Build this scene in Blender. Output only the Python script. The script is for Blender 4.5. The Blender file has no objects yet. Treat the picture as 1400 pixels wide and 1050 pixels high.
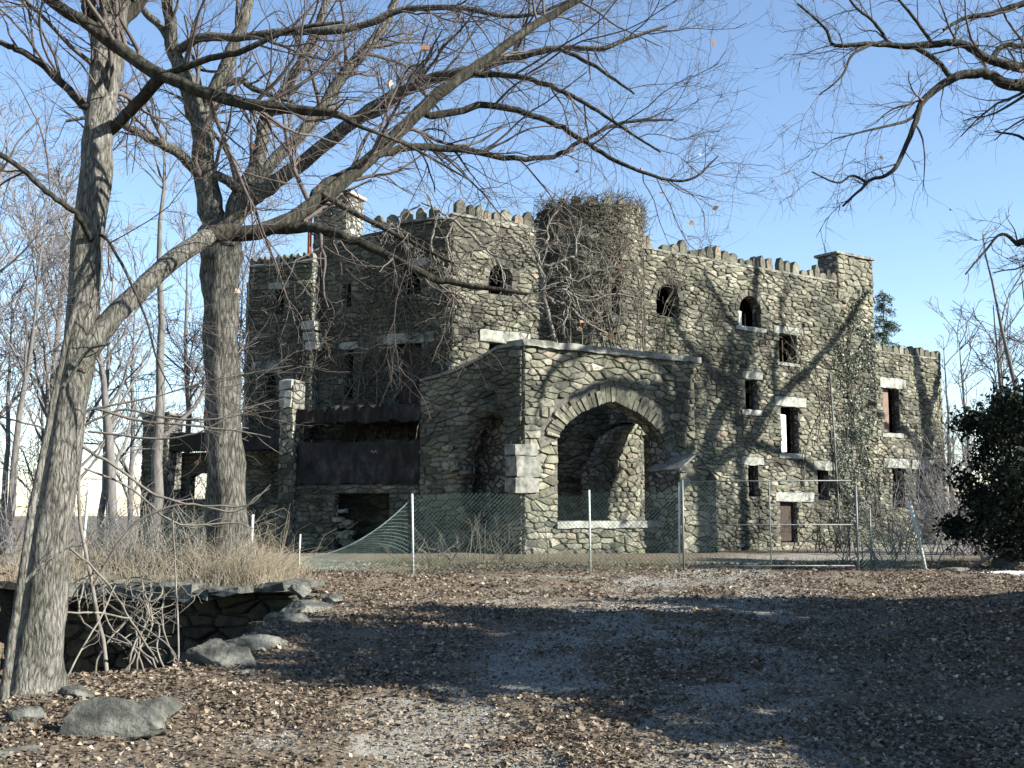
import bpy, bmesh, math, random
import numpy as np
from mathutils import Vector
from mathutils.geometry import tessellate_polygon

# ------------------------------------------------------------------ camera, sky, sun, exposure
SC = bpy.context.scene
COL = SC.collection
EYE = 1.6
F = 1500.0                       # focal length in photo pixels (photo is 1400 x 1050)
PITCH = math.radians(6.28)
cam_d = bpy.data.cameras.new("camera")
cam_d.sensor_width = 36.0
cam_d.lens = 36.0 * F / 1400.0
cam_d.clip_start = 0.1
cam_d.clip_end = 9000
cam = bpy.data.objects.new("camera", cam_d)
COL.objects.link(cam)
cam.location = (0, 0, EYE)
cam.rotation_euler = (math.radians(90) + PITCH, 0, 0)
SC.camera = cam

SUN_EL = math.radians(29)
SUN_AZ = math.radians(109)       # clockwise from +Y
world = bpy.data.worlds.new("World")
SC.world = world
world.use_nodes = True
wn = world.node_tree.nodes
wl = world.node_tree.links
sky = wn.new("ShaderNodeTexSky")
sky.sky_type = 'NISHITA'
sky.sun_disc = False
sky.sun_elevation = SUN_EL
sky.sun_rotation = SUN_AZ
sky.altitude = 150
sky.air_density = 0.95
sky.dust_density = 0.0
sky.ozone_density = 2.0
wl.new(sky.outputs[0], wn["Background"].inputs[0])
wn["Background"].inputs[1].default_value = 0.08
sun_d = bpy.data.lights.new("sun", 'SUN')
sun_d.energy = 5.0
sun_d.angle = math.radians(0.5)
sun_d.color = (1.0, 0.96, 0.885)
sun = bpy.data.objects.new("sun", sun_d)
COL.objects.link(sun)
S_DIR = Vector((math.sin(SUN_AZ) * math.cos(SUN_EL), math.cos(SUN_AZ) * math.cos(SUN_EL), math.sin(SUN_EL)))
sun.rotation_euler = S_DIR.to_track_quat('Z', 'Y').to_euler()
sun.location = (30, -10, 30)
SC.view_settings.view_transform = 'Standard'
SC.view_settings.look = 'None'
SC.view_settings.exposure = 1.68
SC.view_settings.gamma = 1.0
SC.render.film_transparent = False
SC.cycles.max_bounces = 5
SC.cycles.diffuse_bounces = 1
SC.cycles.glossy_bounces = 2

rng = np.random.default_rng(7)
random.seed(7)


# ------------------------------------------------------------------ helpers
def ray(px, py):
    dx = (px - 700) / F
    dy = (525 - py) / F
    return np.array((dx, math.cos(PITCH) - dy * math.sin(PITCH), math.sin(PITCH) + dy * math.cos(PITCH)))


def at(px, py, Y):
    """world point seen at photo pixel (px, py) at distance Y"""
    r = ray(px, py)
    return np.array((0, 0, EYE)) + r * (Y / r[1])


def tag(o, label=None, cat=None, group=None, kind=None):
    if label: o['label'] = label
    if cat: o['category'] = cat
    if group: o['group'] = group
    if kind: o['kind'] = kind
    return o


def thing(name, label, cat, loc, group=None):
    o = bpy.data.objects.new(name, None)
    o.empty_display_size = 0.3
    COL.objects.link(o)
    o.location = loc
    return tag(o, label, cat, group)


def root_loc(o):
    while o.parent: o = o.parent
    return np.array(o.location)


def link(name, me, mats, parent=None):
    o = bpy.data.objects.new(name, me)
    COL.objects.link(o)
    for m in (mats if isinstance(mats, (list, tuple)) else [mats]):
        me.materials.append(m)
    if parent: o.parent = parent
    return o


def mesh_np(name, V, Q, mats, parent=None, tint=None, mi=None, smooth=False, origin=None):
    """V (N,3) world points, Q (M,k) faces"""
    V = np.asarray(V, dtype=np.float64)
    if parent is not None: V = V - root_loc(parent)
    elif origin is not None: V = V - np.asarray(origin)
    me = bpy.data.meshes.new(name)
    Q = np.asarray(Q)
    k = Q.shape[1]
    me.vertices.add(len(V)); me.vertices.foreach_set("co", V.astype(np.float32).ravel())
    me.loops.add(Q.size); me.loops.foreach_set("vertex_index", Q.astype(np.int32).ravel())
    me.polygons.add(len(Q))
    me.polygons.foreach_set("loop_start", np.arange(0, Q.size, k, dtype=np.int32))
    me.polygons.foreach_set("loop_total", np.full(len(Q), k, dtype=np.int32))
    if mi is not None: me.polygons.foreach_set("material_index", np.asarray(mi, dtype=np.int32))
    me.polygons.foreach_set("use_smooth", np.full(len(Q), smooth, dtype=bool))
    me.update(calc_edges=True)
    me.validate()
    if tint is not None:
        a = me.attributes.new("tint", 'FLOAT', 'POINT')
        a.data.foreach_set("value", np.asarray(tint, dtype=np.float32))
    o = link(name, me, mats, parent)
    if parent is None and origin is not None: o.location = origin
    return o


def mesh_py(name, V, faces, mats, parent=None, tint=None, mi=None, smooth=False, origin=None):
    V = np.asarray(V, dtype=np.float64)
    if parent is not None: V = V - root_loc(parent)
    elif origin is not None: V = V - np.asarray(origin)
    me = bpy.data.meshes.new(name)
    me.from_pydata(V.tolist(), [], faces)
    if mi is not None: me.polygons.foreach_set("material_index", np.asarray(mi, dtype=np.int32))
    me.polygons.foreach_set("use_smooth", np.full(len(me.polygons), smooth, dtype=bool))
    if tint is not None:
        a = me.attributes.new("tint", 'FLOAT', 'POINT')
        a.data.foreach_set("value", np.asarray(tint, dtype=np.float32))
    me.update()
    o = link(name, me, mats, parent)
    if parent is None and origin is not None: o.location = origin
    return o


def hash2(i, j, s):
    h = np.sin(i * 127.1 + j * 311.7 + s * 74.7) * 43758.5453
    return h - np.floor(h)


def vnoise(x, y, s=0):
    x = np.asarray(x, float); y = np.asarray(y, float)
    i = np.floor(x); j = np.floor(y)
    fx = x - i; fy = y - j
    fx = fx * fx * (3 - 2 * fx); fy = fy * fy * (3 - 2 * fy)
    a = hash2(i, j, s); b = hash2(i + 1, j, s); c = hash2(i, j + 1, s); d = hash2(i + 1, j + 1, s)
    return (a * (1 - fx) + b * fx) * (1 - fy) + (c * (1 - fx) + d * fx) * fy


def fbm(x, y, s=0, o=4):
    t = 0; a = 0.5
    for k in range(o):
        t = t + a * vnoise(np.asarray(x) * 2 ** k, np.asarray(y) * 2 ** k, s + k)
        a *= 0.5
    return t


def sstep(a, b, x):
    t = np.clip((np.asarray(x, float) - a) / (b - a), 0, 1)
    return t * t * (3 - 2 * t)


# ------------------------------------------------------------------ materials
class NT:
    def __init__(self, name, rough=0.9, spec=0.2):
        self.m = bpy.data.materials.new(name)
        self.m.use_nodes = True
        self.n = self.m.node_tree.nodes
        self.l = self.m.node_tree.links
        self.b = self.n["Principled BSDF"]
        self.b.inputs["Roughness"].default_value = rough
        self.b.inputs["Specular IOR Level"].default_value = spec
        self.tc = self.n.new("ShaderNodeTexCoord").outputs["Object"]

    def map(self, scale=(1, 1, 1), src=None):
        n = self.n.new("ShaderNodeMapping")
        n.inputs["Scale"].default_value = scale
        self.l.new(src or self.tc, n.inputs["Vector"])
        return n.outputs[0]

    def noise(self, scale, detail=5, rough=0.6, vec=None, dist=0):
        n = self.n.new("ShaderNodeTexNoise")
        n.inputs["Scale"].default_value = scale
        n.inputs["Detail"].default_value = detail
        n.inputs["Roughness"].default_value = rough
        n.inputs["Distortion"].default_value = dist
        self.l.new(vec or self.tc, n.inputs["Vector"])
        return n.outputs["Fac"]

    def vor(self, scale, feature='F1', vec=None, out="Distance"):
        n = self.n.new("ShaderNodeTexVoronoi")
        n.feature = feature
        n.inputs["Scale"].default_value = scale
        self.l.new(vec or self.tc, n.inputs["Vector"])
        return n.outputs[out]

    def ramp(self, fac, stops, interp='LINEAR'):
        n = self.n.new("ShaderNodeValToRGB")
        n.color_ramp.interpolation = interp
        e = n.color_ramp.elements
        while len(e) < len(stops): e.new(0.5)
        for k, (p, c) in enumerate(stops):
            e[k].position = p
            e[k].color = (*c, 1) if len(c) == 3 else c
        self.l.new(fac, n.inputs[0])
        return n.outputs[0]

    def mix(self, fac, a, b, mode='MIX'):
        n = self.n.new("ShaderNodeMix")
        n.data_type = 'RGBA'; n.blend_type = mode
        for sock, v in ((n.inputs[0], fac), (n.inputs[6], a), (n.inputs[7], b)):
            if isinstance(v, (int, float)): sock.default_value = v
            elif isinstance(v, tuple): sock.default_value = (*v, 1)
            else: self.l.new(v, sock)
        return n.outputs[2]

    def math(self, op, a, b=0.0):
        n = self.n.new("ShaderNodeMath"); n.operation = op
        for s, v in ((n.inputs[0], a), (n.inputs[1], b)):
            if isinstance(v, (int, float)): s.default_value = v
            else: self.l.new(v, s)
        return n.outputs[0]

    def attr(self, name="tint"):
        n = self.n.new("ShaderNodeAttribute"); n.attribute_name = name
        return n.outputs["Fac"]

    def color(self, c):
        if isinstance(c, tuple): self.b.inputs["Base Color"].default_value = (*c, 1)
        else: self.l.new(c, self.b.inputs["Base Color"])
        return self

    def bump(self, h, strength=0.5, dist=0.02):
        n = self.n.new("ShaderNodeBump")
        n.inputs["Strength"].default_value = strength
        n.inputs["Distance"].default_value = dist
        self.l.new(h, n.inputs["Height"])
        self.l.new(n.outputs[0], self.b.inputs["Normal"])
        return self


def k3(c, f): return tuple(x * f for x in c)


def make_stone(name, dark=1.0):
    t = NT(name)
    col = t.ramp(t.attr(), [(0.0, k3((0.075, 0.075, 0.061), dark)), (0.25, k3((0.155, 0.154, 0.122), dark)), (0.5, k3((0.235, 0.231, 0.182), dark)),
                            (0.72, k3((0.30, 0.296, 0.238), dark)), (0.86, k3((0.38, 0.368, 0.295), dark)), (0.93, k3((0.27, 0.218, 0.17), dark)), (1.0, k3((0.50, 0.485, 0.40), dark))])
    n1 = t.noise(7, 6, 0.65)
    col = t.mix(1.0, col, t.ramp(n1, [(0.3, (0.42, 0.42, 0.40)), (0.52, (0.95, 0.95, 0.92)), (0.75, (1.3, 1.27, 1.2))]), 'MULTIPLY')
    lich = t.ramp(t.noise(1.3, 6, 0.7), [(0.52, (0, 0, 0)), (0.66, (1, 1, 1))])
    col = t.mix(t.math('MULTIPLY', lich, 0.5), col, k3((0.165, 0.195, 0.105), dark))
    st = t.ramp(t.noise(0.42, 5, 0.6), [(0.38, (0.34, 0.34, 0.34)), (0.6, (1.05, 1.03, 1.0))])
    col = t.mix(0.9, col, st, 'MULTIPLY')
    t.color(col).bump(t.noise(22, 6, 0.7), 0.7, 0.03)
    return t.m


M = {}
M['stone'] = make_stone('rubble_stone', 0.8)
t = NT('lichen_rock')
n1 = t.noise(5, 8, .7); n2 = t.noise(28, 6, .7); n3 = t.noise(1.8, 5, .65)
rc = t.ramp(n1, [(.3, (.028, .028, .024)), (.5, (.075, .075, .066)), (.68, (.16, .157, .138))])
rc = t.mix(t.ramp(n3, [(.5, (0, 0, 0)), (.62, (1, 1, 1))]), rc, (.18, .18, .155))
rc = t.mix(t.ramp(n2, [(.52, (0, 0, 0)), (.66, (1, 1, 1))]), rc, (.055, .06, .04))
t.color(rc).bump(t.math('ADD', n1, t.math('MULTIPLY', n2, .5)), 1.0, .05); M['rock'] = t.m
t = NT('mortar'); t.color(t.ramp(t.noise(9, 5), [(0.3, (0.025, 0.024, 0.02)), (0.7, (0.13, 0.125, 0.102))])).bump(t.noise(18), 0.6, 0.03); M['mortar'] = t.m
t = NT('rubble_plain')
wv = t.map((2.6, 2.6, 4.2))
e = t.vor(1.0, 'DISTANCE_TO_EDGE', wv)
cc = t.ramp(t.vor(1.0, 'F1', wv, "Color"), [(0.1, (0.07, 0.07, 0.06)), (0.5, (0.19, 0.19, 0.162)), (0.9, (0.33, 0.325, 0.28))])
cc = t.mix(0.6, cc, t.ramp(t.noise(6, 5), [(0.3, (0.4, 0.4, 0.4)), (0.7, (1.2, 1.2, 1.2))]), 'MULTIPLY')
jm = t.ramp(e, [(0.02, (0, 0, 0)), (0.1, (1, 1, 1))])
t.color(t.mix(jm, (0.04, 0.038, 0.03), cc)).bump(t.ramp(e, [(0.0, (0, 0, 0)), (0.2, (1, 1, 1))]), 1.0, 0.06); M['plain'] = t.m


def simple(name, c0, c1, scale=8, rough=0.85, bump=0.4, bd=0.01, vec=(1, 1, 1), spec=0.2, lo=0.3, hi=0.7):
    t = NT(name, rough, spec)
    v = t.map(vec)
    n = t.noise(scale, 6, 0.62, v)
    t.color(t.ramp(n, [(lo, c0), (hi, c1)]))
    if bump: t.bump(n, bump, bd)
    return t.m


M['slab'] = simple('dressed_stone', (0.12, 0.125, 0.108), (0.33, 0.335, 0.29), 3.5, bump=0.5, bd=0.03)
M['slab_dark'] = simple('weathered_cap_stone', (0.05, 0.052, 0.045), (0.25, 0.25, 0.215), 3.6, bump=0.5, bd=0.03)
M['wood'] = simple('weathered_wood', (0.09, 0.06, 0.045), (0.26, 0.18, 0.14), 5, vec=(6, 6, 0.6))
M['wood_dark'] = simple('dark_wood', (0.018, 0.014, 0.012), (0.07, 0.05, 0.04), 5, vec=(6, 6, 0.6))
M['board_white'] = simple('white_board', (0.6, 0.6, 0.58), (0.8, 0.8, 0.78), 3, bump=0.1)
M['concrete'] = simple('stained_concrete', (0.016, 0.013, 0.011), (0.075, 0.062, 0.052), 3.5, bump=0.3, bd=0.02)
M['beam'] = simple('stained_beam', (0.012, 0.012, 0.011), (0.075, 0.073, 0.064), 3.2, bump=0.3, bd=0.02)
M['brick'] = simple('pinkish_chimney_stone', (0.22, 0.15, 0.12), (0.5, 0.40, 0.34), 5, bump=0.5, bd=0.03)
M['rust'] = simple('rusty_flue', (0.20, 0.035, 0.018), (0.36, 0.08, 0.04), 6)
M['galv'] = simple('galvanised_steel', (0.06, 0.07, 0.066), (0.16, 0.175, 0.165), 4, rough=0.5, bump=0.05, spec=0.5)
M['wire'] = simple('green_coated_wire', (0.07, 0.11, 0.09), (0.17, 0.23, 0.195), 4, rough=0.5, bump=0, spec=0.4)
M['pole_white'] = simple('pale_painted_post', (0.36, 0.40, 0.37), (0.55, 0.59, 0.55), 5, bump=0.05)
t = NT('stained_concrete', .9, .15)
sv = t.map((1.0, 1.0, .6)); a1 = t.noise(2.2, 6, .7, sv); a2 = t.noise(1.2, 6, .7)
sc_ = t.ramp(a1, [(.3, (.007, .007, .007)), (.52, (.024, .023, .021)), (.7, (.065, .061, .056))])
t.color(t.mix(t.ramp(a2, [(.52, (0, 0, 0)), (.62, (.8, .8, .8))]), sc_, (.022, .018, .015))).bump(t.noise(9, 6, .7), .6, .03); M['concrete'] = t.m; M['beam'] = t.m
M['graffiti'] = simple('chalk_mark', (0.22, 0.21, 0.20), (0.34, 0.33, 0.31), 9, bump=0)
M['snow'] = simple('old_snow', (0.6, 0.63, 0.68), (0.8, 0.82, 0.85), 5, bump=0.5, bd=0.03)


def bark(name, c0, c1, c2, ridge=1.0, sc=1.0):
    t = NT(name)
    wob = t.noise(3.0, 4, .6)
    cmb = t.n.new("ShaderNodeVectorMath"); cmb.operation = 'ADD'
    cw = t.n.new("ShaderNodeCombineXYZ")
    wv_ = t.math('MULTIPLY', t.math('SUBTRACT', wob, .5), .07)
    t.l.new(wv_, cw.inputs[0]); t.l.new(wv_, cw.inputs[1])
    t.l.new(t.tc, cmb.inputs[0]); t.l.new(cw.outputs[0], cmb.inputs[1])
    v = t.map((13 * sc, 13 * sc, 2.6 * sc), cmb.outputs[0])
    e = t.vor(1.0, 'DISTANCE_TO_EDGE', v)
    n = t.noise(2.2, 7, 0.7, v, 0.3)
    h = t.math('ADD', t.math('MULTIPLY', t.ramp(e, [(0.0, (0, 0, 0)), (0.28, (1, 1, 1))]), .25), t.math('MULTIPLY', n, 1.0))
    big = t.noise(1.7, 5, 0.65)
    col = t.ramp(h, [(0.42, c0), (0.66, c1), (0.9, c2)])
    col = t.mix(0.85, col, t.ramp(big, [(0.34, (0.45, 0.48, 0.40)), (0.52, (.95, .95, .92)), (0.7, (1.25, 1.25, 1.2))]), 'MULTIPLY')
    t.color(col).bump(h, 1.0 * ridge, 0.035)
    return t.m


M['bark'] = bark('grey_bark', (0.03, 0.028, 0.024), (0.15, 0.143, 0.125), (0.25, 0.24, 0.215), .8, 2.3)
M['bark_oak'] = bark('furrowed_bark', (0.018, 0.017, 0.015), (0.105, 0.10, 0.085), (0.19, 0.18, 0.155), 1.2, 1.1)
M['limb'] = bark('mossy_shaded_limb_bark', (0.017, 0.016, 0.012), (0.045, 0.042, 0.032), (0.085, 0.078, 0.06))  # mossy bark, darkened further to stand for shade on the limbs
M['twig'] = simple('twig_bark', (0.05, 0.042, 0.036), (0.12, 0.10, 0.088), 3, bump=0)
M['twig_far'] = simple('far_twig_bark', (0.115, 0.107, 0.104), (0.205, 0.192, 0.188), 1, bump=0)
M['bark_far'] = simple('far_bark', (0.07, 0.066, 0.06), (0.16, 0.15, 0.138), 4, vec=(4, 4, 1))
M['vine'] = simple('vine_bark', (0.08, 0.072, 0.058), (0.215, 0.195, 0.16), 4, bump=0.2)
M['vine_dark'] = simple('dark_vine_bark', (0.05, 0.045, 0.035), (0.15, 0.135, 0.105), 3, bump=0.2)
M['grass'] = simple('dry_grass', (0.15, 0.125, 0.085), (0.36, 0.31, 0.225), 2.5, bump=0)
M['moss'] = simple('moss_green', (0.035, 0.05, 0.018), (0.09, 0.11, 0.04), 3, bump=0)


def leafmat(name, stops, trans=0.15, rough=0.6, spec=0.3):
    t = NT(name, rough, spec)
    t.color(t.ramp(t.attr(), stops))
    tr = t.n.new("ShaderNodeBsdfTranslucent")
    t.l.new(t.b.inputs["Base Color"].links[0].from_socket, tr.inputs[0])
    mx = t.n.new("ShaderNodeMixShader"); mx.inputs[0].default_value = trans
    t.l.new(t.b.outputs[0], mx.inputs[1]); t.l.new(tr.outputs[0], mx.inputs[2])
    t.l.new(mx.outputs[0], t.n["Material Output"].inputs[0])
    return t.m


M['litter'] = leafmat('leaf_litter', [(0.0, (0.042, 0.032, 0.023)), (0.35, (0.108, 0.083, 0.058)), (0.65, (0.20, 0.158, 0.112)), (0.85, (0.31, 0.258, 0.19)), (1.0, (0.46, 0.40, 0.32))], 0.1, 0.8, 0.2)
M['ivy'] = leafmat('ivy_leaf', [(0.0, (0.03, 0.042, 0.026)), (0.5, (0.085, 0.105, 0.068)), (1.0, (0.23, 0.25, 0.18))], 0.12, 0.45, 0.4)
M['evergreen'] = leafmat('evergreen_leaf', [(0.0, (0.006, 0.009, 0.007)), (0.6, (0.014, 0.020, 0.013)), (1.0, (0.04, 0.05, 0.032))], 0.02, 0.75, 0.08)
M['pebble'] = leafmat('pebble', [(0, (.085, .08, .07)), (.6, (.18, .172, .152)), (1, (.31, .298, .265))], 0.0, .9, .1)
M['conifer'] = leafmat('conifer_needle', [(0.0, (0.02, 0.04, 0.022)), (1.0, (0.07, 0.11, 0.06))], 0.05)
M['dead_leaf'] = leafmat('dead_leaf', [(0.0, (0.22, 0.11, 0.06)), (1.0, (0.55, 0.38, 0.26))], 0.25)

# ground: packed dirt with leaf mould; 'tint' = 1 where the drive is bare
t = NT('ground_dirt', 0.95, 0.1)
n1 = t.noise(1.4, 8, 0.7); n2 = t.noise(26, 6, 0.75); n3 = t.vor(16, 'F1')
leafc = t.ramp(n2, [(0.3, (0.03, 0.024, 0.018)), (0.45, (0.095, 0.074, 0.053)), (0.58, (0.18, 0.145, 0.106)), (0.74, (0.36, 0.305, 0.235))])
dirtc = t.ramp(n1, [(0.3, (0.18, 0.165, 0.138)), (0.7, (0.33, 0.31, 0.265))])
dirtc = t.mix(0.85, dirtc, t.ramp(t.noise(60, 4, .8), [(0.3, (0.4, 0.39, 0.37)), (0.7, (1.35, 1.35, 1.33))]), 'MULTIPLY')
fac = t.ramp(t.math('ADD', t.attr(), t.math('MULTIPLY', t.math('SUBTRACT', t.math('ADD', t.math('MULTIPLY', n2, .6), t.math('MULTIPLY', t.noise(5, 6, .7), .4)), 0.5), 2.0)), [(0.42, (0, 0, 0)), (0.66, (1, 1, 1))])
t.color(t.mix(fac, leafc, dirtc)).bump(t.math('ADD', n2, t.math('MULTIPLY', n3, 0.4)), 0.8, 0.03)
M['ground'] = t.m
M['hill'] = simple('far_woodland', (0.05, 0.045, 0.04), (0.12, 0.105, 0.09), 0.05, bump=0)

# ------------------------------------------------------------------ ground
PIT = np.array([(-9.5, 10.0), (-5.3, 9.7), (-3.3, 10.4), (-3.2, 13.0), (-3.35, 16.0), (-3.45, 20.5), (-9.5, 23.0)])


def pit_sd(X, Y):
    """approx signed distance into the pit (positive inside); pit outline is convex-ish"""
    d = np.full(np.shape(X), 1e9)
    inside = np.zeros(np.shape(X), bool)
    n = len(PIT)
    for i in range(n):
        a = PIT[i]; b = PIT[(i + 1) % n]
        ex, ey = b - a
        wx = X - a[0]; wy = Y - a[1]
        tt = np.clip((wx * ex + wy * ey) / (ex * ex + ey * ey), 0, 1)
        dd = np.hypot(wx - tt * ex, wy - tt * ey)
        d = np.minimum(d, dd)
        cond = ((a[1] > Y) != (b[1] > Y)) & (X < (b[0] - a[0]) * (Y - a[1]) / (b[1] - a[1] + 1e-12) + a[0])
        inside ^= cond
    return np.where(inside, d, -d)


def track(Y): return 0.27 + (np.asarray(Y, float) - 7) * 0.24


def dirt_mask(X, Y):
    c = track(Y)
    off = X - c + 0.7 * (fbm(X * 0.7, Y * 0.5, 31) - 0.5)
    tr = np.exp(-((np.abs(off) - 0.95) / 0.55) ** 2)
    nz = fbm(X * 1.8, Y * 1.1, 3, 6)
    m = 0.9 * tr * sstep(0.36, 0.54, nz) + 0.85 * np.exp(-(off / 2.8) ** 2) * sstep(0.44, 0.58, fbm(X * 1.7 + 9, Y * 1.0, 8, 6))
    nb = sstep(.40, .52, fbm(X * 2.1 + 3, Y * 1.6, 17, 6))
    m += nb * (.9 * np.exp(-((X + .55) / .75) ** 2) * (1 - sstep(7.9, 9.6, Y)) + .85 * np.exp(-((X - 1.45) / .6) ** 2 - ((Y - 8.0) / 1.3) ** 2))
    m += .75 * sstep(.42, .56, fbm(X * 1.3 + 5, Y * 1.2, 23, 6)) * sstep(16, 18, Y) * (1 - sstep(25, 27, Y)) * np.exp(-((X - 2.5) / 6) ** 2)  # extra pale dirt brightens the sunlit strip before the fence
    m *= 1 - 0.2 * sstep(15, 19, Y) * (1 - sstep(29, 31, Y))
    m = np.where(Y > 30, np.exp(-((X - (8 + (Y - 30) * 0.45)) / 5.0) ** 2) * 0.8, m)
    return np.clip(m, 0, 1)


def ground_z(X, Y):
    X = np.asarray(X, float); Y = np.asarray(Y, float)
    z = -0.62 * sstep(33, 56, Y)
    # land falls away to the left of and behind the castle
    z = z - 9.0 * sstep(-9, -45, X) * sstep(17, 40, Y)
    z = z - 22.0 * sstep(-30, -160, X) - 24.0 * sstep(85, 220, Y)
    z = z + 0.45 * sstep(2.2, 6.5, X - track(Y)) * sstep(4, 9, Y) * (1 - sstep(15.5, 20, Y))
    z = z + 0.28 * sstep(-2.8, -6.5, X) * sstep(17.5, 20.5, Y) * (1 - sstep(24, 32, Y))
    z = z + 0.05 * sstep(-1.5, -3.2, X) * (1 - sstep(13, 17, Y)) * sstep(4, 7, Y)
    near = 1 - sstep(40, 90, np.hypot(X, Y))
    z = z + near * (0.12 * (fbm(X * 0.5, Y * 0.5, 1) - 0.47) + 0.05 * (fbm(X * 2.2, Y * 2.2, 2) - 0.47))
    z = z - 0.045 * dirt_mask(X, Y) * near
    sd = pit_sd(X + 0.25 * (fbm(X * 1.3, Y * 1.3, 5) - 0.5), Y)
    z = z - 2.6 * sstep(-0.03, 0.22, sd)
    return z


def gz(x, y): return float(ground_z(np.array([x]), np.array([y]))[0])


def graded(a, b, c, d, fine, g=1.16):
    mid = list(np.arange(b, c + fine / 2, fine))
    lo, st, v = [], fine, b
    while v > a:
        st *= g; v -= st; lo.append(v)
    hi, st, v = [], fine, c
    while v < d:
        st *= g; v += st; hi.append(v)
    return np.array(lo[::-1] + mid + hi)


gx = graded(-4000, -10, 9, 4000, 0.09)
gy = graded(-400, 4.5, 24, 5000, 0.09)
GX, GY = np.meshgrid(gx, gy)
GZ = ground_z(GX, GY)
V = np.stack([GX.ravel(), GY.ravel(), GZ.ravel()], 1)
nx, ny = len(gx), len(gy)
idx = np.arange(nx * ny).reshape(ny, nx)
Q = np.stack([idx[:-1, :-1].ravel(), idx[:-1, 1:].ravel(), idx[1:, 1:].ravel(), idx[1:, :-1].ravel()], 1)
o = mesh_np('ground', V, Q, M['ground'], tint=dirt_mask(GX.ravel(), GY.ravel()), smooth=True)
tag(o, 'brown leaf strewn ground with a bare dirt drive', 'ground', kind='structure')


# ------------------------------------------------------------------ walls
class Wall:
    def __init__(s, a, b=None, d=None):
        s.O = np.array(a, float)
        s.d = np.array(d if d is not None else (np.array(b, float) - s.O))
        s.L = np.hypot(*s.d)
        s.d = s.d / s.L
        s.n = np.array((s.d[1], -s.d[0]))

    def uz(s, px, py):
        r = ray(px, py)
        # O + u d = t r
        A = np.array([[s.d[0], -r[0]], [s.d[1], -r[1]]])
        u, tt = np.linalg.solve(A, -s.O)
        return u, EYE + r[2] * tt

    def P(s, u, z, w=0.0):
        p = s.O + s.d * u + s.n * w
        return np.array((p[0], p[1], z))

    def off(s, w): return Wall(s.O + s.n * w, d=s.d)

    def rect(s, x0, y0, x1, y1):
        a = s.uz(x0, (y0 + y1) / 2)[0]; b = s.uz(x1, (y0 + y1) / 2)[0]
        xm = (x0 + x1) / 2
        return a, b, s.uz(xm, y1)[1], s.uz(xm, y0)[1]


class Cyl:
    def __init__(s, c, R, ref): s.c = np.array(c, float); s.R = R; s.ref = np.array(ref, float); s.a0 = math.atan2(ref[1], ref[0])

    def P(s, u, z, w=0.0):
        a = s.a0 + u / s.R
        return np.array((s.c[0] + (s.R + w) * math.cos(a), s.c[1] + (s.R + w) * math.sin(a), z))


def clip(poly, nx_, nz_, c):
    """keep points with nx*x + nz*z <= c"""
    out = []
    n = len(poly)
    for i in range(n):
        a = poly[i]; b = poly[(i + 1) % n]
        da = nx_ * a[0] + nz_ * a[1] - c; db = nx_ * b[0] + nz_ * b[1] - c
        if da <= 0: out.append(a)
        if (da < 0 < db) or (db < 0 < da):
            k = da / (da - db)
            out.append((a[0] + (b[0] - a[0]) * k, a[1] + (b[1] - a[1]) * k))
    return out


def in_poly(p, poly):
    c = False; n = len(poly)
    for i in range(n):
        a = poly[i]; b = poly[(i + 1) % n]
        if (a[1] > p[1]) != (b[1] > p[1]) and p[0] < (b[0] - a[0]) * (p[1] - a[1]) / (b[1] - a[1]) + a[0]: c = not c
    return c


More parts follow.
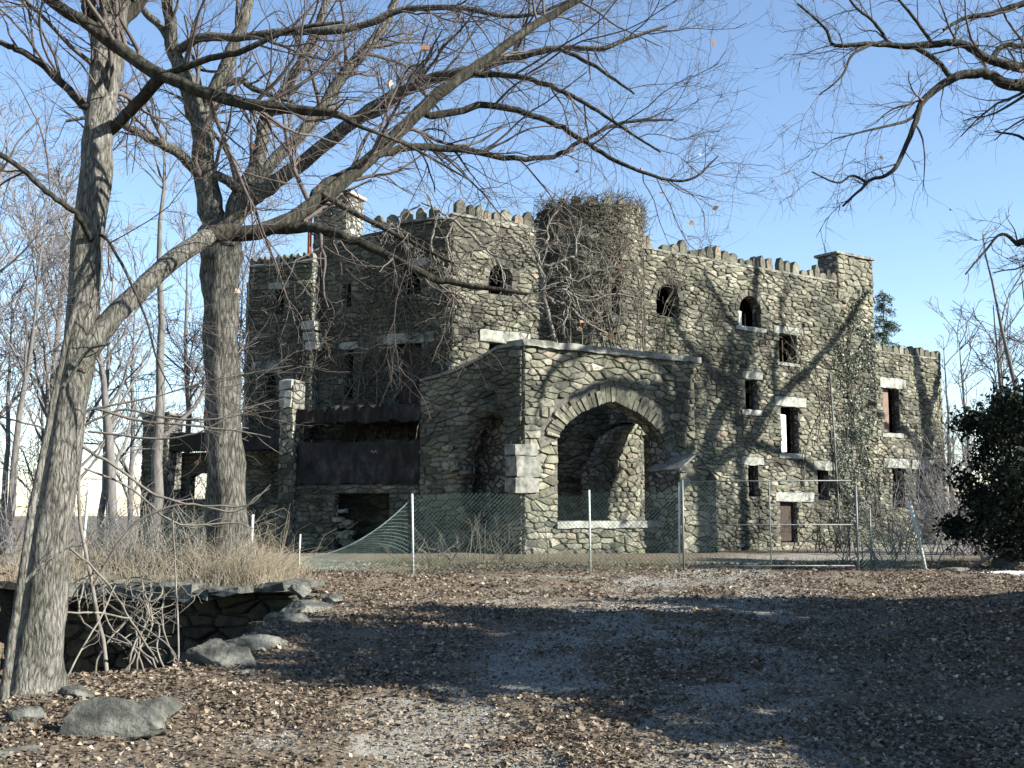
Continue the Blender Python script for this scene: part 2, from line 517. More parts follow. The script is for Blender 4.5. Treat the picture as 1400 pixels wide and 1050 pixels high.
def stones(W, u0, u1, z0, ztop, excl, sx, sz, sd, VV, FF, TT, MI, matidx, proud=(0.01, 0.095), drop=0.30, tmin=0, tmax=1):
    """irregular rubble facing: clipped Voronoi cells, each raised and chamfered"""
    R = random.Random(sd)
    z1 = max(ztop(u0 + (u1 - u0) * k / 20) for k in range(21))
    ni = int((u1 - u0) / sx) + 5; nj = int((z1 - z0) / sz) + 5
    S = {}
    for j in range(nj):
        for i in range(ni):
            if R.random() < drop: continue
            S[(i, j)] = (i - 2 + 0.5 * (j % 2) + R.uniform(-.42, .42), j - 2 + R.uniform(-.30, .30))
    nb = [(a, b) for a in (-3, -2, -1, 0, 1, 2, 3) for b in (-3, -2, -1, 0, 1, 2, 3) if (a, b) != (0, 0)]
    nb.sort(key=lambda q: q[0] ** 2 + q[1] ** 2)
    for (i, j), s in S.items():
        cu = u0 + s[0] * sx; cz = z0 + s[1] * sz
        if cu < u0 - sx or cu > u1 + sx or cz < z0 - sz or cz > ztop(min(max(cu, u0), u1)) + sz: continue
        bad = False
        for e in excl:
            if e[0] == 'r' and e[1] < cu < e[2] and e[3] < cz < e[4]: bad = True
            elif e[0] == 'a':
                _, uc, a, zs, b, zb = e
                if (zb < cz <= zs and abs(cu - uc) < a) or (cz > zs and ((cu - uc) / a) ** 2 + ((cz - zs) / b) ** 2 < 1): bad = True
            elif e[0] == 'p' and in_poly((cu, cz), e[1]): bad = True
        if bad: continue
        poly = [(s[0] - 1.9, s[1] - 1.9), (s[0] + 1.9, s[1] - 1.9), (s[0] + 1.9, s[1] + 1.9), (s[0] - 1.9, s[1] + 1.9)]
        for a, b in nb:
            q = S.get((i + a, j + b))
            if q is None: continue
            dx, dz = q[0] - s[0], q[1] - s[1]
            if dx * dx + dz * dz > 14: continue
            poly = clip(poly, dx, dz, (q[0] ** 2 + q[1] ** 2 - s[0] ** 2 - s[1] ** 2) / 2)
            if len(poly) < 3: break
        if len(poly) < 3: continue
        poly = [(u0 + p[0] * sx, z0 + p[1] * sz) for p in poly]
        poly = clip(poly, -1, 0, -u0); poly = clip(poly, 1, 0, u1) if poly else poly
        if len(poly) >= 3:
            du = 0.15; zl = ztop(cu - du); zr = ztop(cu + du); sl = (zr - zl) / (2 * du)
            poly = clip(poly, -sl, 1, (zl + zr) / 2 - sl * cu)
        for e in excl:
            if len(poly) < 3: break
            if e[0] == 'r':
                c4 = [(e[1] - cu, (1, 0, e[1])), (cu - e[2], (-1, 0, -e[2])), (e[3] - cz, (0, 1, e[3])), (cz - e[4], (0, -1, -e[4]))]
                q = max(c4, key=lambda k: k[0])
                if q[0] < 1.5 * sx: poly = clip(poly, *q[1])
            elif e[0] == 'a':
                _, uc, a, zs, b, zb = e
                if cz > zs:
                    rx, rz = (cu - uc) / a, (cz - zs) / b
                    rr = math.hypot(rx, rz)
                    if rr < 1 + 2 * sx / min(a, b):
                        ux, uz_ = rx / rr / a, rz / rr / b
                        poly = clip(poly, -ux, -uz_, -(ux * (uc + rx / rr * a) + uz_ * (zs + rz / rr * b)))
                elif cz > zb:
                    if cu < uc: poly = clip(poly, 1, 0, uc - a)
                    else: poly = clip(poly, -1, 0, -(uc + a))
                elif abs(cu - uc) < a: poly = clip(poly, 0, 1, zb)
        if len(poly) < 3: continue
        # drop slivers
        ar = 0.5 * abs(sum(poly[k][0] * poly[(k + 1) % len(poly)][1] - poly[(k + 1) % len(poly)][0] * poly[k][1] for k in range(len(poly))))
        if ar < 0.10 * sx * sz: continue
        cx = sum(p[0] for p in poly) / len(poly); cy = sum(p[1] for p in poly) / len(poly)
        # roughen outline
        ring = []
        n = len(poly)
        for k in range(n):
            a = poly[k]; b = poly[(k + 1) % n]
            if math.hypot(b[0] - a[0], b[1] - a[1]) < 0.03: 
                if k % 2: continue
            # cut the corner a little
            p0 = poly[k - 1]
            ring.append((a[0] + (p0[0] - a[0]) * 0.12 + R.uniform(-.008, .008), a[1] + (p0[1] - a[1]) * 0.12))
            ring.append((a[0] + (b[0] - a[0]) * 0.12, a[1] + (b[1] - a[1]) * 0.12 + R.uniform(-.008, .008)))
            ring.append(((a[0] + b[0]) / 2 + R.uniform(-.012, .012), (a[1] + b[1]) / 2 + R.uniform(-.012, .012)))
        n = len(ring)
        if n < 3: continue
        g = R.uniform(0.002, 0.022)
        pr = R.uniform(*proud)
        tu, tz = R.uniform(-.10, .10), R.uniform(-.14, .10)
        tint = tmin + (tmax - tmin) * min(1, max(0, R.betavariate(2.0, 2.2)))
        base = len(VV)
        for ringk in range(3):
            for p in ring:
                dx, dz = p[0] - cx, p[1] - cy
                L = math.hypot(dx, dz) + 1e-6
                kk = max(0.25, 1 - g / L) * (1.0, 0.985, 0.80)[ringk]
                w = (-0.03, pr * 0.55, pr + 0.012)[ringk]
                uu, zz = cx + dx * kk, cy + dz * kk
                if ringk: w += tu * dx + tz * dz + R.uniform(-.006, .006)
                VV.append(W.P(uu, zz, w))
        VV.append(W.P(cx, cy, pr + 0.02 + R.uniform(-.01, .015)))
        TT.extend([tint] * (3 * n + 1))
        for r_ in range(2):
            for k in range(n):
                FF.append((base + r_ * n + k, base + r_ * n + (k + 1) % n, base + (r_ + 1) * n + (k + 1) % n, base + (r_ + 1) * n + k)); MI.append(matidx)
        for k in range(n):
            FF.append((base + 2 * n + k, base + 2 * n + (k + 1) % n, base + 3 * n)); MI.append(matidx)


def arch_h(th, pt): return (1 - pt) * math.sin(th) + pt * (1 - abs(math.cos(th)))


def arch_loop(uc, a, zs, b, zb, n=14, pt=0.0, jit=0.0):
    pts = [(uc - a, zb), (uc + a, zb)]
    RJ = random.Random(3)
    for k in range(n + 1):
        th = math.pi * k / n
        pts.append((uc + a * math.cos(th) + RJ.uniform(-jit, jit), zs + b * arch_h(th, pt) + RJ.uniform(-jit, jit)))
    return pts


def prof(pts):
    us = [p[0] for p in pts]; zs = [p[1] for p in pts]
    return lambda u: float(np.interp(u, us, zs))


def build_wall(name, W, u0, u1, zb, top, holes, T, excl, root, sx=0.38, sz=0.165, sd=1, facing=True, parent=None, tmin=0, tmax=1, proud=(0.01, 0.095), jag=0.0):
    """top: list of (u,z) left to right; holes: loops of (u,z). One mesh: slab + rubble facing."""
    tp = [(u0, prof(top)(u0))] + [p for p in top if u0 < p[0] < u1] + [(u1, prof(top)(u1))]
    if jag:
        R = random.Random(sd); q = []
        f = prof(tp); n = max(2, int((u1 - u0) / 0.3))
        for k in range(n + 1):
            u = u0 + (u1 - u0) * k / n
            q.append((u, f(u) + R.uniform(-jag, jag * 0.4)))
        tp = q
    outer = [(u0, zb), (u1, zb)] + tp[::-1]
    loops = [outer] + list(holes)
    flat = [p for l in loops for p in l]
    tris = tessellate_polygon([[Vector((p[0], p[1], 0)) for p in l] for l in loops])
    VV = [W.P(p[0], p[1], 0) for p in flat] + [W.P(p[0], p[1], -T) for p in flat]
    N = len(flat); FF = []; MI = []
    for a, b, c in tris:
        FF.append((a, b, c)); MI.append(0)
        FF.append((a + N, c + N, b + N)); MI.append(2)
    k0 = 0
    for l in loops:
        n = len(l)
        for k in range(n):
            a = k0 + k; b = k0 + (k + 1) % n
            FF.append((a, b, b + N, a + N)); MI.append(2)
        k0 += n
    TT = [0.3] * len(VV)
    if facing:
        stones(W, u0 + 0.005, u1 - 0.005, zb, prof(tp), excl, sx, sz, sd, VV, FF, TT, MI, 1, tmin=tmin, tmax=tmax, proud=proud)
    return mesh_py(name, np.array(VV), FF, [M['mortar'], M['stone'], M['plain']], parent or root, TT, MI)


def rough_block(W, u0, u1, z0, z1, w0, w1, sd=0, j=0.02, taper=0.0, nu=None):
    """verts, faces of a roughly dressed block on wall W"""
    R = random.Random(sd)
    nu = nu or max(2, int((u1 - u0) / 0.3))
    V, Fc = [], []
    for i in range(nu + 1):
        k = i / nu
        u = u0 + (u1 - u0) * k
        e = 0.02 if i in (0, nu) else 0
        for (zz, ww) in ((z0 + e, w0), (z0 + e, w1 - e), (z0 + 0.03, w1), (z1 - 0.03, w1), (z1 - e - taper, w1 - 0.03 - e), (z1 - e, w0)):
            V.append(W.P(u + R.uniform(-j, j) * .5, zz + R.uniform(-j, j), ww + R.uniform(-j, j) * (ww != w0)))
    m = 6
    for i in range(nu):
        for k in range(m):
            a = i * m + k; b = i * m + (k + 1) % m
            Fc.append((a, b, b + m, a + m))
    Fc.append(tuple(range(m))[::-1]); Fc.append(tuple(nu * m + k for k in range(m)))
    return V, Fc


def block(name, W, u0, u1, z0, z1, w0, w1, mat, parent, sd=0, j=0.02, tint=None):
    V, Fc = rough_block(W, u0, u1, z0, z1, w0, w1, sd, j)
    return mesh_py(name, V, Fc, mat, parent, tint=None if tint is None else [tint] * len(V))


def join(parts):
    V, Fc = [], []
    for v, f in parts:
        b = len(V); V += list(v); Fc += [tuple(i + b for i in q) for q in f]
    return V, Fc


def voussoirs(name, W, uc, a, zs, b, ln, n, parent, sd=0, proud=0.06, full=(0, math.pi), mat=None, pt=0.0):
    R = random.Random(sd)
    V, Fc, T = [], [], []
    for k in range(n):
        t0 = full[0] + (full[1] - full[0]) * (k + 0.06) / n; t1 = full[0] + (full[1] - full[0]) * (k + 0.94) / n
        L = ln * R.uniform(0.6, 1.15); pr = proud * R.uniform(0.5, 1.3)
        base = len(V)
        for w in (-0.25, pr):
            for tt, rr in ((t0, 0), (t1, 0), (t1, L), ((t0 + t1) / 2, L + 0.03), (t0, L)):
                s = 1 if w < 0 else R.uniform(0.97, 1.0)
                V.append(W.P(uc + (a + rr * s) * math.cos(tt), zs + b * arch_h(tt, pt) + rr * s * math.sin(tt) + (R.uniform(-.03, .03) if pt else 0), w + (R.uniform(-.015, .015) if w > 0 else 0)))
        Fc.append(tuple(base + i for i in (4, 3, 2, 1, 0))); Fc.append(tuple(base + 5 + i for i in range(5)))
        for i in range(5):
            q = (i + 1) % 5
            Fc.append((base + i, base + q, base + 5 + q, base + 5 + i))
        T += [R.uniform(0.08, 0.6)] * 10
    return mesh_py(name, V, Fc, mat or M['stone'], parent, T)


def merlon(W, u, z, w, h, th, R, parent, w0=0.04):
    V = []
    lean = R.uniform(-.05, .05)
    pts = [(-w / 2, -0.1), (w / 2, -0.1), (w / 2 * R.uniform(.9, 1.05), h * R.uniform(.5, .7)), (w * .22 + lean, h * R.uniform(.88, 1)), (-w * .12 + lean, h), (-w / 2 * R.uniform(.85, 1.05), h * R.uniform(.5, .72))]
    for ww in (w0, w0 - th):
        for p in pts: V.append(W.P(u + p[0] * (1 if ww == w0 else .93), z + p[1], ww + R.uniform(-.03, .03)))
    n = 6
    Fc = [tuple(range(n)), tuple(range(2 * n - 1, n - 1, -1))] + [(i, n + i, n + (i + 1) % n, (i + 1) % n) for i in range(n)]
    return mesh_py('merlon', V, Fc, M['stone'], parent, [R.choice((0.1, 0.22, 0.35, 0.5, 0.62, 0.92))] * (2 * n))


# ------------------------------------------------------------------ castle
D = np.array((0.820, 0.572))
castle = thing('ruined_castle', 'roofless grey rubble-stone castle ruin with round tower, arched porch and battlements', 'castle', (0.4, 44.0, -0.3))
PF = np.array((0.38, 38.0))
W_front = Wall(PF, d=D)
W_main = Wall(PF + 6.5 * np.array((-D[1], D[0])), d=D)
W_wing = W_main.off(-0.45)
PL = at(575, 560, 41.4)[:2]
W_pl = Wall(PL, PF)
uC = W_main.uz(617, 400)[0]
C0 = W_main.P(uC, 0)[:2]
dA = np.array((0.93, -0.368)); dA /= np.hypot(*dA)
tmpA = Wall(C0, d=dA)
uA0 = tmpA.uz(436, 450)[0]
uB0 = tmpA.off(0.55).uz(339, 450)[0]
W_A = tmpA
W_B = tmpA.off(0.55)
tmpV = Wall(PL, d=dA)
W_V = tmpV
ZB = -1.2
excl_count = 0


def window(W, wallname, x0, y0, x1, y1, excl, holes, arched=False, lintel=None, sill=None, frame=True, board=None, mull=False, sd=0, vn=13):
    """collect hole + exclusion now; return a builder to run once the wall exists"""
    u0, u1, z0, z1 = W.rect(x0, y0, x1, y1)
    uc, a = (u0 + u1) / 2, (u1 - u0) / 2
    if arched:
        b = a * 1.0; zs = z1 - b
        holes.append(arch_loop(uc, a, zs, b, z0))
        excl.append(('a', uc, a, zs, b, z0)); excl.append(('a', uc, a + 0.34, zs, b + 0.34, zs - 0.02))
    else:
        holes.append([(u0, z0), (u1, z0), (u1, z1), (u0, z1)])
        excl.append(('r', u0, u1, z0, z1))
    lr = W.rect(*lintel) if lintel else None
    sr = W.rect(*sill) if sill else None
    if lr: lr = (lr[0], lr[1], z1 + 0.004, lr[3])
    if sr: sr = (sr[0], sr[1], sr[2], z0 - 0.004)
    for q in (lr, sr):
        if q: excl.append(('r', q[0], q[1], q[2], q[3]))

    def build(wall):
        # timber lining set into the reveal
        f = 0.05; parts = []
        zt = z1 - (a if arched else 0)
        parts.append(rough_block(W, u0 + .004, u0 + f, z0 + .004, zt - .004, -0.40, -0.30, sd, 0.004, nu=1))
        parts.append(rough_block(W, u1 - f, u1 - .004, z0 + .004, zt - .004, -0.40, -0.30, sd + 1, 0.004, nu=1))
        parts.append(rough_block(W, u0 + f, u1 - f, z0 + .004, z0 + f + .01, -0.40, -0.30, sd + 2, 0.004, nu=1))
        if mull:
            parts.append(rough_block(W, uc - .03, uc + .03, z0 + f + .012, zt - .01, -0.39, -0.32, sd + 2, 0.003, nu=1))
            parts.append(rough_block(W, u0 + f, uc - .032, (z0 + zt) / 2 - .025, (z0 + zt) / 2 + .025, -0.38, -0.33, sd + 2, 0.003, nu=1))
        v, fc = join(parts)
        wnd = mesh_py('window', v, fc, M['wood_dark'], castle)
        if lr: block('lintel', W, lr[0], lr[1], lr[2], lr[3], -0.3, 0.07, M['slab'], wnd, sd, 0.025)
        if sr: block('sill', W, sr[0], sr[1], sr[2], sr[3], -0.3, 0.10, M['slab'], wnd, sd + 5, 0.02)
        if arched: voussoirs('arch', W, uc, a + .004, zt, a + .004, 0.32, vn, wnd, sd)
        if board:
            bm_, k0, k1, h0, h1 = board
            block('board', W, u0 + f + (u1 - u0 - 2 * f) * k0, u0 + f + (u1 - u0 - 2 * f) * k1, z0 + f + .02 + (z1 - z0 - .1) * h0, z0 + (z1 - z0) * h1 - .03, -0.29, -0.25, bm_, wnd, sd, 0.006)
    return build


# --- main front wall
zTopMain = (W_main.uz(900, 345)[1] + W_main.uz(1130, 385)[1] + W_main.uz(660, 300)[1]) / 3
uR = W_main.uz(1194, 430)[0]
ex, ho, bl = [], [], []
bl.append(window(W_main, '', 668, 362, 700, 403, ex, ho, arched=True, sd=11))
bl.append(window(W_main, '', 897, 389, 928, 433, ex, ho, arched=True, sd=12))
bl.append(window(W_main, '', 1010, 405, 1040, 447, ex, ho, arched=True, sill=(1005, 447, 1046, 453), board=(M['board_white'], 0.0, 0.28, 0.0, 0.55), mull=True, sd=13))
bl.append(window(W_main, '', 1065, 457, 1088, 496, ex, ho, lintel=(1057, 447, 1097, 457), sill=(1062, 496, 1092, 501), mull=True, sd=14))
bl.append(window(W_main, '', 1019, 519, 1036, 560, ex, ho, lintel=(1014, 508, 1041, 519), sill=(1013, 560, 1040, 568), sd=15))
bl.append(window(W_main, '', 1068, 556, 1092, 620, ex, ho, lintel=(1059, 543, 1101, 555), sill=(1064, 620, 1098, 627), board=(M['board_white'], 0.0, 0.5, 0.0, 0.85), sd=16))
bl.append(window(W_main, '', 1023, 636, 1037, 679, ex, ho, lintel=(1013, 625, 1043, 636), sd=17))
bl.append(window(W_main, '', 1118, 643, 1133, 684, ex, ho, lintel=(1112, 631, 1140, 643), sd=18))
bl.append(window(W_main, '', 1067, 686, 1090, 742, ex, ho, lintel=(1060, 673, 1112, 686), board=(M['wood_dark'], 0.0, 1.0, 0.0, 1.0), sd=19))
bl.append(window(W_main, '', 668, 470, 716, 512, ex, ho, lintel=(655, 453, 724, 470), sd=20))
mainwall = build_wall('front_wall', W_main, uC, uR, ZB, [(uC, zTopMain), (uR, zTopMain)], ho, 0.55, ex, castle, sd=21, sx=0.38, sz=0.165)
for b in bl: b(mainwall)
# parapet stones
R = random.Random(5)
uT = W_main.uz(808, 400)[0]
TC = W_main.P(uT, 0, -0.2)[:2]
TR = 72.5 / F * TC[1]
par = mesh_py('parapet', *rough_block(W_main, uC, uR - 1.9, zTopMain, zTopMain + 0.12, -0.5, 0.06, 3, 0.02), M['slab_dark'], castle)
u = uC + 0.2
while u < uR - 2.0:
    w = R.uniform(0.28, 0.56)
    if abs(u - uT) > TR + 0.2 and R.random() > .06:
        merlon(W_main, u + w / 2, zTopMain + 0.12, w, R.uniform(0.26, 0.72), 0.3, R, par)
    u += w + R.uniform(0.02, 0.2)

# --- chimney at right end of main wall
W_ch = W_main.off(0.05)
c0, c1, cz0, cz1 = W_ch.rect(1144, 352, 1190, 400)
chim = build_wall('chimney', W_ch, c0, uR - 0.02, zTopMain - 0.6, [(c0, cz1), (uR, cz1)], [], 1.25, [], castle, sd=31, sx=0.46, sz=0.26, tmin=0.35)
V, Fc = rough_block(W_ch, c0 - 0.14, uR + 0.10, cz1 + 0.004, cz1 + 0.16, -1.38, 0.16, 4, 0.015)
mesh_py('chimney_cap', V, Fc, M['slab_dark'], chim)

# --- right wing
uE = W_wing.uz(1288, 560)[0]
zW = (W_wing.uz(1210, 484)[1] + W_wing.uz(1275, 490)[1]) / 2
ex, ho, bl = [], [], []
bl.append(window(W_wing, '', 1208, 531, 1230, 592, ex, ho, lintel=(1202, 517, 1237, 531), sill=(1205, 592, 1234, 598), board=(M['wood'], 0.0, 0.55, 0.0, 1.0), sd=41))
bl.append(window(W_wing, '', 1220, 640, 1237, 694, ex, ho, lintel=(1207, 627, 1242, 640), sd=42))
bl.append(window(W_wing, '', 1252, 642, 1270, 681, ex, ho, lintel=(1246, 629, 1276, 642), sill=(1248, 681, 1272, 690), sd=43))
wing = build_wall('wing_wall', W_wing, uR + 0.01, uE, ZB, [(uR, zW), (uE, zW)], ho, 0.5, ex, castle, sd=44, sx=0.38, sz=0.165)
for b in bl: b(wing)
par2 = mesh_py('parapet', *rough_block(W_wing, uR + .02, uE, zW, zW + 0.1, -0.5, 0.06, 6, 0.02), M['slab_dark'], castle)
u = uR + 0.1
while u < uE - 0.3:
    w = R.uniform(0.34, 0.52)
    merlon(W_wing, u + w / 2, zW + 0.1, w, R.uniform(0.34, 0.52), 0.3, R, par2)
    u += w + R.uniform(0.03, 0.12)

# --- shaded left facade
ex, ho, bl = [], [], []
bl.append(window(W_A, '', 541, 470, 576, 552, ex, ho, lintel=(525, 455, 594, 469), board=(M['wood_dark'], 0.0, 1.0, 0.0, 1.0), sd=51))
bl.append(window(W_A, '', 471, 478, 483, 546, ex, ho, lintel=(462, 468, 490, 478), sd=52))
bl.append(window(W_A, '', 545, 365, 575, 402, ex, ho, lintel=(538, 354, 584, 365), sd=53))
bl.append(window(W_A, '', 468, 388, 480, 420, ex, ho, sd=54))
zA = zTopMain - 0.1
facA = build_wall('left_wall', W_A, uA0, -0.01, ZB, [(uA0, zA - 0.7), (uA0 * 0.6, zA - 0.3), (0, zA)], ho, 0.5, ex, castle, sd=55, tmax=0.48)  # stone tint range lowered to deepen this facade's shade
for b in bl: b(facA)
par3 = mesh_py('parapet', *rough_block(W_A, uA0 * 0.6, -0.35, zA - 0.03, zA + 0.08, -0.5, 0.06, 8, 0.03), M['slab_dark'], castle)
u = uA0 * 0.58
while u < -0.6:
    w = R.uniform(0.34, 0.52)
    merlon(W_A, u + w / 2, zA + 0.08, w, R.uniform(0.3, 0.55), 0.3, R, par3)
    u += w + R.uniform(0.05, 0.3)
# bay further left, a little lower and set forward
zBt = W_B.uz(385, 362)[1]
ex, ho, bl = [], [], []
bl.append(window(W_B, '', 442, 400, 450, 470, ex, [], sd=60))
ex = []
bl = [window(W_B, '', 360, 510, 378, 545, ex, ho, lintel=(345, 493, 388, 510), sd=61), window(W_B, '', 375, 395, 388, 430, ex, ho, lintel=(368, 386, 396, 395), sd=62)]
uB1 = W_B.uz(427, 450)[0]
bay = build_wall('bay_wall', W_B, uB0, uB1, ZB, [(uB0, zBt), (uB1, zBt)], ho, 1.6, ex, castle, sd=63, tmax=0.48)  # stones tinted darker, standing in for the bay's deep shade
for b in bl: b(bay)
par4 = mesh_py('parapet', *rough_block(W_B, uB0, uB1, zBt, zBt + 0.1, -0.6, 0.08, 8, 0.02), M['slab_dark'], castle)
u = uB0 + 0.02
while u < uB1 - 0.2:
    merlon(W_B, u + 0.13, zBt + 0.1, 0.2, 0.34, 0.3, R, par4); u += 0.33
# quoin blocks jutting from the corner of the bay
V, Fc = join([rough_block(W_B, uB1 - .42 + .1 * k, uB1 + .22 + .05 * k, W_B.uz(420, y + 12)[1], W_B.uz(420, y)[1], -.3, .22, 70 + k, .02) for k, y in enumerate((440, 455, 468))])
mesh_py('quoin', V, Fc, M['slab'], castle)
# chimney over the left facade, with a rusty flue pipe
W_c2 = W_A.off(-0.7)
q0, q1, qz0, qz1 = W_c2.rect(429, 268, 476, 340)
ch2 = build_wall('chimney', W_c2, q0, q1, qz0 - 3.2, [(q0, qz1), (q1, qz1)], [], 1.3, [], castle, sd=71, sx=0.4, sz=0.24, tmin=0.5)
V, Fc = rough_block(W_c2, q0 - .12, q1 + .12, qz1 + .004, qz1 + .18, -1.4, .14, 72, .02); mesh_py('chimney_cap', V, Fc, M['brick'], ch2)

# --- round tower
tower_c = Cyl(TC, TR, -W_main.d)     # u runs counter-clockwise from the left junction round the front to the right


def cyl_wall():
    zT = 14.45
    n = 48
    VV, FF, MI = [], [], []
    # slit window: remove two columns between two heights
    half = math.pi * TR
    frac = None
    zs = [ZB, W_main.uz(838, 438)[1] - 0.25, W_main.uz(838, 396)[1] - 0.25, zT]
    us = np.linspace(-0.35 * TR, half + 0.35 * TR, n + 1)
    tgt = at(841, 420, TC[1] - TR * 0.95)[:2] - TC
    au = ((math.atan2(tgt[1], tgt[0]) - tower_c.a0) % (2 * math.pi)) * TR
    k_slit = int(np.argmin(np.abs(us[:-1] + (us[1] - us[0]) / 2 - au)))
    T = 0.5
    def vid(i, j, back): return (i * len(zs) + j) * 2 + back
    for i in range(n + 1):
        for z in zs:
            VV.append(tower_c.P(us[i], z, 0)); VV.append(tower_c.P(us[i], z, -T))
    for i in range(n):
        for j in range(len(zs) - 1):
            if i in (k_slit, k_slit + 1) and j == 1: continue
            FF.append((vid(i, j, 0), vid(i + 1, j, 0), vid(i + 1, j + 1, 0), vid(i, j + 1, 0))); MI.append(0)
            FF.append((vid(i, j, 1), vid(i, j + 1, 1), vid(i + 1, j + 1, 1), vid(i + 1, j, 1))); MI.append(2)
        FF.append((vid(i, 3, 0), vid(i + 1, 3, 0), vid(i + 1, 3, 1), vid(i, 3, 1))); MI.append(2)
    for i in (k_slit, k_slit + 2):
        FF.append((vid(i, 1, 0), vid(i, 2, 0), vid(i, 2, 1), vid(i, 1, 1))); MI.append(2)
    for j in (1, 2):
        for i in (k_slit, k_slit + 1):
            FF.append((vid(i, j, 0), vid(i + 1, j, 0), vid(i + 1, j, 1), vid(i, j, 1))); MI.append(2)
    TT = [0.3] * len(VV)
    us0, us1 = us[k_slit], us[k_slit + 2]
    stones(tower_c, us[0], us[-1], ZB, lambda u: zT, [('r', us0, us1, zs[1], zs[2])], 0.38, 0.17, 81, VV, FF, TT, MI, 1)
    o = mesh_py('tower', np.array(VV), FF, [M['mortar'], M['stone'], M['plain']], castle, TT, MI)
    # tower lid a metre below the rim, and the rear half of the drum above the roof
    v2, f2 = [], []
    for i in range(n + 1): v2.append(tower_c.P(us[i], zT - 1.0, -0.4))
    f2.append(tuple(range(n + 1)))
    mesh_py('tower_roof', v2, f2, M['slab_dark'], o)
    ub = np.linspace(half + 0.35 * TR, 2 * math.pi * TR - 0.35 * TR, 15)
    v3 = [tower_c.P(u, z, w) for u in ub for z in (zTopMain - 2, zT - 0.05) for w in (0, -T)]
    f3 = []
    for i in range(14):
        a, b = i * 4, (i + 1) * 4
        f3 += [(a, b, b + 2, a + 2), (a + 2, b + 2, b + 3, a + 3), (a + 1, a + 3, b + 3, b + 1)]
    mesh_py('tower_back', v3, f3, M['plain'], o)
    return o, zT


tower, ZT = cyl_wall()
R = random.Random(9)
for k in range(11):
    u = 0.2 + k * (math.pi * TR - 0.4) / 10
    merlon(tower_c, u, ZT, R.uniform(.36, .5), R.uniform(.18, .36), .3, R, tower)

# --- rest of the body: back walls, side walls, flat roof and floors added to keep the interior dark
zRoof = zTopMain - 0.9
vN = np.array((-D[1], D[0]))
Rm = W_main.P(uR, 0)[:2]; Re = W_wing.P(uE, 0)[:2]
BL = W_B.P(uB0, 0)[:2]
BLb = BL + 9.0 * np.array((-0.25, 0.97))
Rb = Rm + 11 * vN; Reb = Re + 8 * vN; Rwb = Rm + 8 * vN


def plain_wall(name, a, b, z1, T=0.5, z0=ZB):
    W = Wall(a, b)
    V, Fc = rough_block(W, 0.01, W.L - 0.01, z0, z1, -T, 0.0, 1, 0.0, nu=2)
    return mesh_py(name, V, Fc, M['plain'], castle)


plain_wall('side_wall', BLb, BL, zBt)
plain_wall('rear_wall', Rb, BLb, zTopMain - 0.4)
plain_wall('side_wall', Rm + vN * 0.6, Rb, zTopMain)
plain_wall('side_wall', Re + vN * 0.55, Reb, zW)
plain_wall('rear_wall', Reb, Rwb, zW)


def slab_poly(name, pts, z0, z1, mat):
    n = len(pts)
    V = [(p[0], p[1], z) for z in (z0, z1) for p in pts]
    Fc = [tuple(range(n))[::-1], tuple(range(n, 2 * n))] + [(i, (i + 1) % n, n + (i + 1) % n, n + i) for i in range(n)]
    return mesh_py(name, V, Fc, mat, castle)


ins = 0.6
Ain = W_A.P(uA0, 0, -0.55)[:2]
Cin = W_main.P(uC + 0.6, 0, -0.58)[:2]
slab_poly('roof', [W_B.P(uB0 + .6, 0, -1.65)[:2], Ain, Cin, Rm - D * .5 + vN * .6, Rb - D * .6 - vN * .6, BLb + np.array((.8, -.4))], zRoof - .25, zRoof, M['slab_dark'])
slab_poly('roof', [Rm + D * .05 + vN * 1.1, Re - D * .55 + vN * 1.1, Reb - D * .55 - vN * .5, Rwb + D * .05 - vN * .5], zW - .95, zW - .75, M['slab_dark'])
for zf in (3.6, 7.4):
    slab_poly('floor', [W_B.P(uB0 + .6, 0, -1.65)[:2], Ain, Cin, Rm - D * .5 + vN * .6, Rb - D * .6 - vN * .6, BLb + np.array((.8, -.4))], zf - .25, zf, M['wood_dark'])

# --- porch: front wall with great arch
uP = W_front.uz(949, 560)[0]
zP = (W_front.uz(716, 472)[1] + W_front.uz(940, 497)[1]) / 2
aL = W_front.uz(762, 640)[0]; aR = W_front.uz(908, 640)[0]
auc, aa = (aL + aR) / 2, (aR - aL) / 2
azs = W_front.uz(764, 603)[1]; azt = W_front.uz(842, 549)[1]; azb = W_front.uz(825, 712)[1]
ex = [('a', auc, aa, azs, azt - azs, azb), ('a', auc, aa + 0.62, azs, azt - azs + 0.62, azs + 0.25), ('r', aL - 0.1, aR + .1, azb - 0.26, azb)]
pf = build_wall('porch_wall', W_front, 0, uP, ZB, [(0, zP), (uP, zP)], [arch_loop(auc, aa, azs, azt - azs, azb, 24, .35, .035)], 0.75, ex, castle, sd=91, sx=0.43, sz=0.19, proud=(0.02, 0.1))
voussoirs('arch', W_front, auc, aa + .004, azs, azt - azs + .004, 0.58, 35, pf, 92, 0.09, (0.12, math.pi - 0.12), pt=.35)
block('sill', W_front, aL - .1, aR + .1, azb - .26, azb - .004, -.3, .16, M['slab'], pf, 93)
V, Fc = rough_block(W_front, -.12, uP + .25, zP + .004, zP + .26, -.85, .2, 94, .035, taper=.05); mesh_py('cornice', V, Fc, M['slab_dark'], pf)
# corner pier blocks at left of the porch
V, Fc = join([rough_block(W_front, -.42 + .05 * (k % 2), .55 + .1 * (k % 2), W_front.uz(710, y1)[1], W_front.uz(710, y0)[1] - .01, -.5, .15, 96 + k, .03) for k, (y0, y1) in enumerate(((607, 623), (623, 652), (652, 674)))])
mesh_py('corner_pier', V, Fc, M['slab_dark'], pf)
